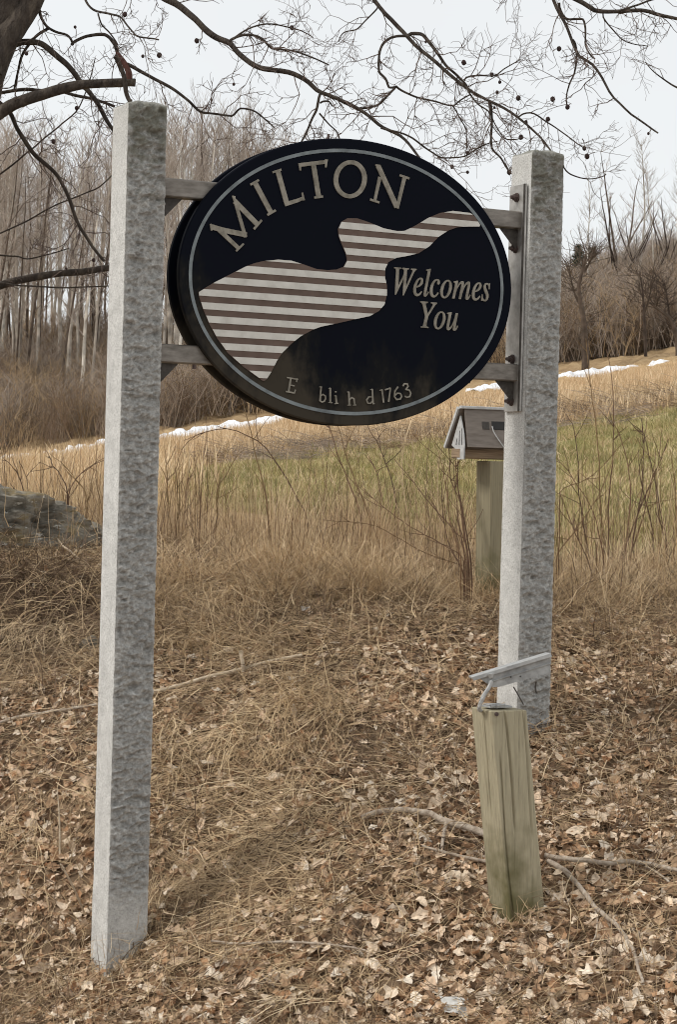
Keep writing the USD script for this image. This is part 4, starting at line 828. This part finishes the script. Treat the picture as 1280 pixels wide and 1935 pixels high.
def far_tree(seed, H, r0, kind):
    """(trunk, crown): kind 'pole' a slim forest tree, 'vase' a spreading one of several leaders"""
    r = np.random.default_rng(seed); trunk, crown = [], []
    if kind == 'pole':
        tr = wig(np.zeros(3), np.array([r.normal(0, .03), r.normal(0, .03), 1]), H, 14, r, .028, .0)
        rad = r0 * (1 - np.linspace(0, 1, 15)) ** .8 + .012; trunk.append((tr, rad)); leaders = [(tr, rad, .30)]
    else:
        tr = wig(np.zeros(3), np.array([r.normal(0, .06), 0, 1]), H * .32, 5, r, .05, 0); rad = np.linspace(r0, r0 * .8, 6); trunk.append((tr, rad)); leaders = []
        for k in range(r.integers(3, 6)):
            a = r.uniform(0, 6.28); d = np.array([math.cos(a) * .42, math.sin(a) * .42, 1]); st = tr[r.integers(2, 6)]
            ld = wig(st, d, H * r.uniform(.5, .72), 10, r, .06, .04); rl = r0 * .5 * (1 - np.linspace(0, 1, 11)) ** .8 + .01; trunk.append((ld, rl)); leaders.append((ld, rl, .12))
    for ld, rl, start in leaders:
        Ln = np.linalg.norm(ld[-1] - ld[0]); nb = int((16 if kind == 'pole' else 9) * max(1, Ln / 8))
        for b in range(nb):
            u = start + (1 - start) * r.random() ** .8; k = u * (len(ld) - 1); i = min(int(k), len(ld) - 2); p = ld[i] + (ld[i + 1] - ld[i]) * (k - i)
            a = r.uniform(0, 6.28); up = r.uniform(.7, 1.6); L = Ln * r.uniform(.10, .22) * (1.25 - u * .75)
            br = wig(p, np.array([math.cos(a), math.sin(a), up]), L, 5, r, .12, .07); crown.append((br, np.linspace(max(.014, rl[i] * .4), .007, 6)))
            for c in range(7):
                q = br[r.integers(1, 6)]; a2 = a + r.normal(0, 1.0); tw = wig(q, np.array([math.cos(a2), math.sin(a2), r.uniform(.6, 1.8)]), L * r.uniform(.3, .6), 3, r, .18, .08)
                crown.append((tw, np.linspace(.007, .0038, 4)))
                if r.random() < .7:
                    a3 = a2 + r.normal(0, 1.2); crown.append((wig(tw[r.integers(1, 3)], np.array([math.cos(a3), math.sin(a3), r.uniform(.5, 1.8)]), L * r.uniform(.2, .4), 2, r, .2, .08), np.linspace(.006, .004, 3)))
    return tubes(trunk, 6), tubes(crown, 3)

def proto(path, parts):
    c = stage.CreateClassPrim(path); UsdGeom.Xform.Define(stage, path)
    c = stage.GetPrimAtPath(path); c.SetSpecifier(Sdf.SpecifierClass)
    for nme, m, mat in parts: usdkit.mesh(stage, f'{path}/{nme}', m, LOOK[mat], False)
    return path
def copy_of(path, name, label, cat, group, loc, rz, sc):
    t = thing(name, label, cat, group, loc, rz, sc); t.GetReferences().AddInternalReference(path); t.SetInstanceable(True); return t

poles = [proto(f'/World/pole_tree_kind_{k:03d}', list(zip(('trunk', 'crown'), far_tree(200 + k, 11.5, [.08, .06, .07, .095][k % 4], 'pole'), (('far_bark', 'mid_bark', 'dark_bark')[k % 3], 'far_twigs')))) for k in range(9)]
vases = [proto(f'/World/spreading_tree_kind_{k:03d}', list(zip(('trunk', 'crown'), far_tree(300 + k, 9.0, .11, 'vase'), ('dark_bark', 'far_twigs')))) for k in range(4)]
rt = np.random.default_rng(31); cnt = 0
for i in range(285):
    px = rt.uniform(-70, 660); Y = rt.uniform(100, 150) if i % 3 else rt.uniform(91, 108); xx = at(px, 700, Y)[0]
    H = 11.5; top = np.interp(px, [0, 180, 330, 430, 520, 580, 660], [255, 262, 215, 225, 262, 330, 430]) + rt.uniform(-15, 95)
    base = np.array([xx, Y, float(gz(xx, Y)) - .1]); s = (at(px, top, Y)[2] - base[2]) / H
    pk = int(rt.integers(0, 9)); lk = ('slim pale tree', 'slim grey brown tree', 'slim dark tree')[pk % 3]; wh = ('in the wood left of the left granite post' if px < 205 else 'in the wood between the left granite post and the sign' if px < 420 else 'in the wood behind the sign')
    copy_of(poles[pk], 'forest_tree', lk + ' ' + wh, 'tree', 'wood: ' + lk + ' ' + wh, base, rt.uniform(0, 6.28), (min(1.15, s) * rt.uniform(.85, 1.1),) * 2 + (s,))
RIGHT_TREES = [(1112, 330, 116), (1150, 300, 112), (1163, 262, 118), (1205, 268, 114), (1182, 355, 124), (1222, 345, 110), (1236, 318, 120), (1252, 330, 126), (1275, 268, 113), (1290, 300, 118), (1262, 380, 122), (1130, 395, 126), (1200, 400, 130), (1240, 400, 128), (1095, 420, 124)]
RANK = {px: k for k, px in enumerate(sorted(p[0] for p in RIGHT_TREES))}; ORD = 'first second third fourth fifth sixth seventh eighth ninth tenth eleventh twelfth thirteenth fourteenth fifteenth'.split()
for i, (px, top, Y) in enumerate(RIGHT_TREES):
    xx = at(px, 600, Y)[0]; base = np.array([xx, Y, float(gz(xx, Y)) - .1]); s = (at(px, top, Y)[2] - base[2]) / (9.0 if i % 3 else 11.5)
    copy_of(vases[i % 4] if i % 3 else poles[i % 9], 'hill_tree', ORD[RANK[px]] + ' bare tree along the brown hillside, counting right from the right granite post', 'tree', 'bare trees on the hillside on the right', base, i * 1.3, s)
# the one dark crooked tree at the foot of the hill, two lesser ones near it
def dark_tree(pts, extra, label, Y):
    t = thing('field_edge_tree', label, 'tree'); ls = []
    q = np.array([at(x, y, Y) for x, y, r in pts]); q[0, 2] = min(q[0, 2], float(gz(q[0, 0], q[0, 1])) - .05); rad = np.interp(np.linspace(0, 1, 16), np.linspace(0, 1, len(pts)), [r * Y / FPX for *_, r in pts])
    main = spline(q, 16); obj('trunk', tubes([(main, rad)], 7), 'dark_bark', t); r = np.random.default_rng(int(Y * 10))
    for e in extra: ls.append((spline(np.array([at(x, y, Y + .3) for x, y in e]), 8), np.linspace(.06, .02, 8)))
    base = list(ls) + [(main, rad)]
    for ln, rr in base:
        for _ in range(26):
            k = r.integers(3, len(ln)); a = r.uniform(0, 6.28); b = wig(ln[k], np.array([math.cos(a), math.sin(a) * .6, r.uniform(.1, 1.2)]), r.uniform(.5, 1.5), 4, r, .2, .04); ls.append((b, np.linspace(.016, .006, 5)))
            for _ in range(3): a2 = a + r.normal(0, .9); ls.append((wig(b[r.integers(1, 4)], np.array([math.cos(a2), math.sin(a2), r.uniform(.1, 1.2)]), r.uniform(.3, .7), 3, r, .2, .04), np.linspace(.009, .004, 4)))
    obj('crown', tubes(ls, 3), 'dark_bark', t)
dark_tree([(1108, 650, 8), (1104, 610, 7), (1098, 575, 5.5), (1094, 545, 4.2), (1102, 510, 3.2), (1108, 480, 1.8)], [[(1099, 580), (1088, 560), (1080, 530), (1076, 505)], [(1104, 515), (1115, 495), (1122, 478)]], 'crooked dark tree at the edge of the field, nearest the right granite post', 84)
dark_tree([(1283, 628, 5), (1268, 605, 4.5), (1245, 585, 3.5), (1228, 572, 2)], [[(1266, 603), (1262, 570), (1258, 540)]], 'dark leaning trunk slanting up to the left at the right edge of the picture', 84)
dark_tree([(1222, 640, 3.5), (1218, 600, 3), (1216, 560, 2.4), (1210, 520, 1.2)], [[(1218, 590), (1228, 560), (1232, 530)]], 'thin dark tree standing between the crooked tree and the leaning trunk', 86)
# small evergreens behind the crooked tree
def evergreen(px, top, Y, label):
    xx = at(px, 560, Y)[0]; zt = at(px, top, Y)[2]; zb = float(gz(xx, Y)); Hh = zt - zb; t = thing('evergreen_tree', label, 'tree', None, (xx, Y, zb)); r = np.random.default_rng(px)
    obj('trunk', tubes([([[0, 0, -.1], [0, 0, Hh * .97]], [.09, .02])], 6), 'dark_bark', t); ls = []
    for z in np.linspace(.12, .99, 24):
        for _ in range(8):
            a = r.uniform(0, 6.28); L = Hh * .24 * (1.05 - z) * r.uniform(.6, 1.2) + .1; b = wig(np.array([0, 0, z * Hh]), np.array([math.cos(a), math.sin(a), r.uniform(-.1, .3)]), L, 4, r, .08, .01); ls.append((b, np.linspace(.03, .01, 5)))
            for q in b[1:]:
                for _ in range(4): ls.append((wig(q, r.normal(size=3) + [0, 0, .2], .22, 1, r, .1, 0), [.022, .008]))
    obj('crown', tubes(ls, 3), 'evergreen', t)
evergreen(1092, 466, 132, 'small dark evergreen tree on the hillside just right of the right granite post')
evergreen(1116, 470, 136, 'second dark evergreen, a little lower and further right on the hillside')

# brush: reddish brown scrub before the wood and over the right hill
def brush(seed, H, ns):
    r = np.random.default_rng(seed); ls = []
    for s in range(ns):
        a = r.uniform(0, 6.28); st = wig(np.r_[r.normal(0, .45, 2), 0], np.array([math.cos(a) * .35, math.sin(a) * .35, 1]), H * r.uniform(.5, 1.1), 5, r, .10, .02); ls.append((st, np.linspace(.013, .005, 6)))
        for b in range(7):
            a2 = r.uniform(0, 6.28); tw = wig(st[r.integers(1, 6)], np.array([math.cos(a2), math.sin(a2), r.uniform(.3, 1.3)]), H * r.uniform(.15, .35), 3, r, .18, .05); ls.append((tw, np.linspace(.007, .004, 4)))
    return tubes(ls, 3)
bk = [(brush(400 + k, 2.3, 16), ['far_brush', 'far_brush', 'twig_brown', 'straw_dull', 'far_twigs'][k % 5]) for k in range(10)]
def lay_brush(n, px0, px1, Y0, Y1, s0, s1, label, seed):
    r = np.random.default_rng(seed); px = r.uniform(px0, px1, n); y = r.uniform(Y0, Y1, n); x = (px - 640) / FPX * y; s = r.uniform(s0, s1, n)
    scatter('brush', bk, np.stack([x, y, gz(x, y) - .05], -1), rot_to(np.tile([0, 0, 1.0], (n, 1)), r.uniform(0, 6.28, n)), s, r.integers(0, 10, n), label, 'brush')
lay_brush(1250, -90, 720, 86, 116, .5, 1.25, 'brown scrub on the slope below the wood on the left', 1)
lay_brush(2600, 1010, 1330, 90, 150, .55, 1.5, 'brown scrub covering the hillside on the right', 2)
lay_brush(500, 700, 1010, 88, 120, .5, 1.2, 'brown scrub on the slope behind the sign', 3)

# ------------------------------------------------------------------ brier and sapling stems beyond the crest, in small groups
def brier(stems, label, Y=10.9, mat='brier', r0=2.6, seed=0, side=5):
    t = thing('brier', label, 'brier'); r = np.random.default_rng(seed + len(stems))
    for st in stems:
        q = np.array([at(x, y, Y + .12 * k) for k, (x, y) in enumerate(st)])
        b = q[0].copy(); b[2] = float(gz(b[0], b[1])) - .03
        if q[0, 2] > b[2] + .04: q = np.vstack([b, q])
        else: q[0, 2] = b[2]
        s = spline(q, 20); s[1:-1] += (fbm(s[1:-1] * 9 + seed, 3, seed)[:, None] - .5) * .016
        ls = [(s, np.linspace(r0 * .72, .6, 20) * Y / FPX)]
        for _ in range(side):
            k = r.integers(5, 19); d = s[k] - s[k - 1]; d /= np.linalg.norm(d); d = d + r.normal(scale=.55, size=3) * [1, .6, .6]; w = wig(s[k], d, r.uniform(.05, .20), 4, r, .10, .02); ls.append((w, np.linspace(.8, .45, 5) * Y / FPX))
        obj('stem', tubes(ls, 5), mat, t)
brier([[(700, 1000), (668, 900), (640, 811), (628, 760)], [(682, 990), (650, 890), (622, 806), (610, 750)]], 'pair of dark slanting stems running up behind the lower edge of the sign', 11.0, seed=1)
brier([[(514, 1045), (508, 985), (500, 925), (483, 853), (464, 780), (452, 735)]], 'tall lone dark stem under the left half of the sign', 10.9, r0=3.0, seed=2)
brier([[(582, 990), (556, 935), (532, 888), (488, 833), (425, 811), (377, 820), (343, 850)], [(410, 930), (430, 893), (448, 862), (462, 850)]], 'arching thin brier bending over to the left below the sign', 11.4, seed=3)
brier([[(748, 950), (738, 900), (725, 862), (696, 807), (684, 770)], [(720, 960), (715, 905), (700, 870)]], 'thin leaning stems under the right half of the sign', 11.6, r0=2, seed=4)
brier([[(876, 1058), (820, 1020), (764, 988), (720, 955), (687, 930)], [(868, 1030), (830, 970), (788, 920), (745, 867)], [(890, 1085), (800, 1045), (690, 990), (610, 982)]], 'long thin canes arching left from the rear wooden post', 10.4, r0=2, seed=5)
brier([[(888, 1110), (876, 1000), (861, 873), (852, 760)], [(880, 1090), (866, 980), (858, 880)], [(893, 1120), (882, 1010), (866, 900), (868, 820)], [(872, 1080), (850, 980), (840, 900), (822, 840)], [(884, 1100), (872, 960), (850, 890), (848, 800)], [(878, 1095), (850, 1030), (835, 960), (838, 900)]], 'dense cluster of upright red brown canes just left of the rear wooden post', 9.7, r0=2.6, seed=6)
brier([[(1143, 1110), (1138, 1010), (1131, 850), (1120, 754), (1108, 640)], [(1150, 1100), (1151, 960), (1161, 811), (1157, 720), (1146, 660)], [(1125, 1090), (1096, 937), (1086, 811), (1070, 782)]], 'tallest upright stems just right of the right granite post', 11.0, r0=2.4, seed=7)
brier([[(1178, 1110), (1186, 1010), (1192, 919), (1178, 840), (1160, 800)], [(1186, 1110), (1200, 1000), (1216, 900), (1214, 790)], [(1158, 1110), (1180, 1040), (1215, 950), (1244, 880), (1264, 830)], [(1170, 1100), (1205, 1010), (1228, 930), (1240, 850)]], 'spreading clump of bare stems in the green of the field on the right', 10.8, r0=2.6, seed=8)
brier([[(1266, 1070), (1252, 985), (1240, 919), (1222, 840), (1212, 790)], [(1262, 1065), (1243, 960), (1236, 880)], [(1240, 1090), (1232, 1000), (1210, 900), (1208, 850)], [(1275, 1060), (1278, 960), (1268, 850)]], 'leaning bare stems nearest the right edge of the picture', 10.9, r0=2.6, seed=9)
brier([[(1143, 1110), (1125, 973), (1080, 900), (1053, 865)], [(1052, 1060), (1090, 1000), (1140, 920), (1165, 840)], [(1060, 930), (1110, 905), (1150, 870)], [(1120, 1100), (1090, 1010), (1058, 930)]], 'crossing thin canes close against the right side of the right granite post', 10.2, r0=2, seed=10)
brier([[(48, 950), (46, 930), (30, 890), (8, 868)], [(52, 1000), (52, 920), (40, 880)], [(130, 935), (150, 898), (170, 882), (196, 870)], [(128, 935), (112, 896), (98, 872), (86, 850)], [(165, 950), (140, 900), (118, 878)]], 'dark forked twigs standing around the boulder', 10.9, r0=2.2, seed=11)
brier([[(330, 1050), (336, 960), (330, 880)], [(355, 1040), (350, 950), (362, 870)], [(322, 1030), (318, 930), (312, 850)]], 'thin upright stems just right of the left granite post', 11.2, r0=1.6, seed=12)
brier([[(790, 1010), (782, 900), (780, 830)], [(812, 1020), (806, 920), (815, 820)], [(770, 990), (760, 900), (764, 842)], [(835, 1040), (828, 940), (830, 850)]], 'thin straw coloured stems left of the gabled box', 11.2, 'straw_dull', 1.8, seed=13)

# ------------------------------------------------------------------ the bare tree whose limbs reach over the sign
tree = thing('overhanging_tree', 'bare dark tree at the left edge, its knotted limbs reaching across over the sign', 'tree')
rw = np.random.default_rng(77); LIMB_PTS = []
def limb(name, px, r0, r1, Y, Y1=None, twigs=1.0, mat='bark', tl=1.0, sides=8, parent=None):
    """px: photo pixels; radii in photo pixels; Y to Y1: depth along it"""
    Y1 = Y if Y1 is None else Y1; k = len(px)
    q = np.array([at(x, y, a) for (x, y), a in zip(px, np.linspace(Y, Y1, k))]); n = max(8, 4 * k); s = spline(q, n); u = np.linspace(0, 1, n)
    s[1:-1] += (np.stack([fbm(s[1:-1] * 7 + c * 5, 2, c) for c in range(3)], -1) - .5) * .02 * [1, 2, 1]
    rad = (r0 + (r1 - r0) * u) * Y / FPX * (1 + .22 * (fbm(s * 12, 3, 5) - .5))
    p = obj(name, tubes([(s, rad)], sides), mat, parent or tree, True)
    Lp = np.sum(np.hypot(*np.diff(np.array(px, float), axis=0).T)); ls = []
    def twig(p0, d, L, r, dep):
        w = wig(p0, d, L, 6, rw, .27, .015); ls.append((w, np.linspace(r, max(.0009, r * .4), 7)))
        if dep:
            for _ in range(rw.integers(2, 5)):
                j = rw.integers(1, 6); dd = w[j + 1 if j < 6 else j] - w[j - 1]; dd /= np.linalg.norm(dd); o = rw.normal(size=3); o -= (o @ dd) * dd; o /= np.linalg.norm(o)
                twig(w[j], dd * .75 + o * rw.uniform(.6, 1.1) * [1, .8, 1], L * rw.uniform(.35, .65), r * .65, dep - 1)
    for _ in range(int(Lp / 25 * twigs)):
        k_ = rw.integers(int(n * .12), n - 1); dd = s[min(k_ + 1, n - 1)] - s[k_ - 1]; dd /= np.linalg.norm(dd); o = rw.normal(size=3) * [1, .7, 1]; o -= (o @ dd) * dd; o /= np.linalg.norm(o)
        twig(s[k_], dd * .8 + o, rw.uniform(.07, .36) * tl, min(rad[k_] * .6, .0034), 2)
    LIMB_PTS.append(s)
    for w_, _ in ls: LIMB_PTS.append(w_)
    if ls: tag(obj('twigs', tubes(ls, 3), 'twig_dark', p), kind='stuff')
    return p
YT = 11.0
limb('trunk', [(-230, 1150), (-180, 800), (-130, 480), (-70, 260), (-25, 110), (10, 20), (30, -60), (60, -200)], 75, 36, YT, YT, 0, sides=14)
limb('limb', [(-20, 130), (15, 70), (48, 20), (75, -30), (120, -110)], 26, 20, YT - .1, YT, 0, sides=12)
B = lambda *a, **k: limb('branch', *a, **k)
B([(10, 96), (24, 88), (50, 79), (76, 83), (105, 105), (130, 128), (150, 152), (168, 175), (182, 195), (198, 225), (220, 256)], 6.5, 3.6, YT, twigs=.5)
b2 = limb('limb', [(-60, 262), (0, 214), (30, 196), (60, 188), (110, 170), (150, 161), (200, 158), (256, 157)], 13, 7.5, YT - .2, YT - .2, .35, sides=10)
limb('stub', [(243, 160), (243, 145), (238, 128), (228, 112), (219, 103)], 6.5, 5, YT - .2, twigs=0, mat='red_wood', parent=b2)
limb('knot', [(217, 106), (225, 125), (234, 148), (236, 165), (248, 192)], 4.6, 4, YT - .3, twigs=0, parent=b2)
B([(240, 122), (290, 150), (325, 168), (355, 190), (385, 214), (415, 216), (440, 219), (455, 204), (475, 208), (500, 225), (518, 242)], 3.6, 1.3, YT - .2, twigs=1.0)
B([(-20, 180), (0, 176), (60, 170), (110, 172), (150, 182), (190, 192), (217, 202)], 3.6, 2.6, YT + .2, twigs=.6)
B([(-10, 190), (20, 215), (35, 250), (60, 285), (85, 310), (110, 335), (122, 360), (135, 390), (150, 430), (170, 460), (197, 494)], 4.4, 2.8, YT + .1, twigs=1.1)
B([(-60, 556), (0, 540), (40, 531), (70, 522), (110, 517), (150, 515), (190, 510), (225, 503)], 8, 6, YT + .3, twigs=.5)
B([(-20, 483), (30, 484), (50, 490), (90, 482), (130, 470)], 1.8, 1, YT + .2, twigs=.5)
B([(-20, 536), (60, 541), (140, 543), (215, 540)], 1.8, 1.2, YT - .1, twigs=.4)
B([(135, 86), (150, 76), (165, 70), (195, 67), (212, 78), (222, 100)], 3, 3.4, YT, twigs=.7)
B([(70, -10), (78, 30), (90, 52), (105, 60), (125, 68), (138, 86)], 3, 2.2, YT, twigs=.7)
B([(92, 54), (60, 76), (45, 102), (35, 130), (27, 170)], 3, 2, YT + .1, twigs=.8)
B([(158, -10), (180, 20), (210, 28), (225, 32), (240, 50), (262, 71), (300, 76)], 2.4, 1.4, YT, YT - .3, twigs=1.3)
B([(185, 26), (190, 45), (206, 62), (222, 84)], 1.6, 1.3, YT - .1, twigs=1.2)
B([(0, 330), (40, 300), (80, 262), (110, 240), (150, 200), (170, 150), (180, 110)], 1.8, 1, YT + .3, twigs=1.2)
B([(-10, 445), (40, 425), (90, 395), (130, 378), (190, 352), (222, 320)], 1.6, 1.2, YT + .4, twigs=.8)
B([(60, -60), (180, -70), (305, -6), (345, 17), (365, 34), (385, 55), (410, 72), (433, 80), (455, 104), (475, 122), (500, 133), (540, 136), (575, 150), (605, 174), (640, 186), (680, 207), (720, 238), (760, 261), (780, 281), (797, 306)], 8.5, 2.2, YT, YT - .6, twigs=.75)
B([(433, 79), (470, 66), (490, 71), (520, 93), (550, 97), (590, 110), (622, 124)], 2.8, 1.3, YT - .3, twigs=1.3)
B([(440, 76), (480, 51), (510, 47), (560, 55), (592, 72)], 1.9, 1, YT - .3, twigs=1.4)
B([(606, 177), (600, 205), (590, 225), (578, 250), (566, 275)], 2.8, 1.6, YT - .5, twigs=1.2)
B([(606, 195), (622, 190), (630, 202)], 2, 1.4, YT - .5, twigs=1); B([(604, 215), (622, 236), (638, 252), (645, 275)], 1.7, 1, YT - .5, twigs=1.5)
B([(720, 242), (775, 260), (808, 284), (835, 301), (870, 300), (900, 284), (940, 268)], 2, 1, YT - .6, twigs=1.4)
B([(60, -60), (300, -200), (560, -130), (700, -10), (715, 12), (740, 42), (765, 66), (790, 92), (820, 118), (860, 150), (890, 172), (920, 190), (945, 203), (975, 220), (1000, 240), (1022, 260), (1042, 286)], 8, 1.7, YT + .2, YT - .4, twigs=.7)
B([(772, 68), (795, 66), (810, 80), (828, 106), (842, 126), (866, 145), (884, 166)], 3.5, 2.2, YT - .1, twigs=1.2)
B([(773, 69), (742, 72), (722, 86), (717, 106), (716, 135), (728, 150), (736, 166), (748, 164), (726, 188), (712, 200), (678, 206)], 2.6, 2.2, YT - .2, twigs=1.2)
B([(748, 163), (790, 185), (820, 192), (855, 200), (870, 191), (888, 180)], 2.2, 1.3, YT - .2, twigs=1.2)
B([(856, 200), (870, 225), (880, 250), (882, 284)], 1.4, .9, YT - .2, twigs=1.8)
B([(927, 194), (929, 230), (930, 280), (946, 300), (958, 320), (963, 326)], 2.7, 1.6, YT - .3, twigs=1.2)
B([(878, 152), (910, 146), (936, 145), (955, 130), (985, 112)], 1.7, .9, YT - .3, twigs=1.8)
B([(980, 222), (1002, 216), (1042, 236), (1076, 260), (1106, 281)], 1.7, 1, YT - .4, twigs=1.6)
B([(882, 166), (902, 196), (926, 214), (940, 240), (960, 262), (985, 262)], 1.7, 1, YT - .4, twigs=1.8)
B([(715, 12), (690, 40), (672, 55), (650, 60), (640, 80)], 1.5, 1, YT, twigs=1.6)
B([(1064, 310), (1080, 330), (1110, 338), (1146, 330)], 1.6, .9, YT - .5, twigs=1.0)
B([(560, -130), (900, -140), (1035, -25), (1055, 20), (1070, 50), (1082, 80), (1096, 108), (1120, 120), (1140, 150), (1160, 185), (1175, 200), (1195, 220), (1225, 240), (1244, 252)], 6, 1.5, YT + .2, YT - .3, twigs=.8)
B([(1083, 76), (1090, 106), (1087, 135), (1075, 160), (1070, 185), (1073, 203)], 2.2, 1.2, YT - .1, twigs=1.0)
B([(1057, 6), (1075, 36), (1100, 37), (1105, 56), (1105, 80), (1125, 112)], 2.5, 1.5, YT - .1, twigs=1.0)
B([(900, -140), (1070, -8), (1105, 9), (1130, 22), (1160, 23), (1200, 20), (1250, 29), (1300, 42)], 6, 3, YT + .3, YT, twigs=.9)
B([(1160, 23), (1210, 8), (1260, -8)], 2.4, 1.2, YT, twigs=1.2); B([(1290, 170), (1246, 144), (1220, 118)], 2, .8, YT - .2, twigs=.3)
B([(1140, 26), (1160, 60), (1185, 80), (1225, 88)], 1.5, .9, YT, twigs=1.5)
NL = len(LIMB_PTS)
for x, y in ((142, 52), (372, 78), (442, 160), (301, 105), (270, 107), (236, 28), (963, 326), (805, 80), (930, 142), (945, 156), (980, 186), (994, 232), (1036, 226), (1105, 281), (1110, 296), (935, 204), (985, 260), (940, 175), (884, 290), (855, 316), (884, 326), (1057, 93), (1073, 203), (1226, 253), (877, 119), (1045, 188), (50, 102), (145, 205), (101, 268), (125, 508), (177, 492), (552, 53)):
    m = trimesh.creation.icosphere(2, 1.0); v = np.array(m.vertices); R_ = rw.uniform(.006, .0125); v *= (1 + .35 * (fbm(v * 3 + x, 3, 1) - .5))[:, None]
    cc = at(x, y, YT - .2); allp = np.vstack(LIMB_PTS[:NL]); kk = np.argmin(((allp - cc) ** 2 * [1, .15, 1]).sum(1)); nb_ = allp[kk]; cc = at(x, y, nb_[1])
    m.vertices = v * R_ * [1, 1, 1.15] + cc; sb = obj('seed_ball', m, 'seed', tree, True)
    if np.linalg.norm(nb_ - cc) > R_: obj('stalk', tubes([(spline([nb_, (nb_ + cc) / 2 + [.004, 0, .006], cc], 5), [.0022, .002, .0018, .0017, .0016])], 4), 'twig_dark', sb)
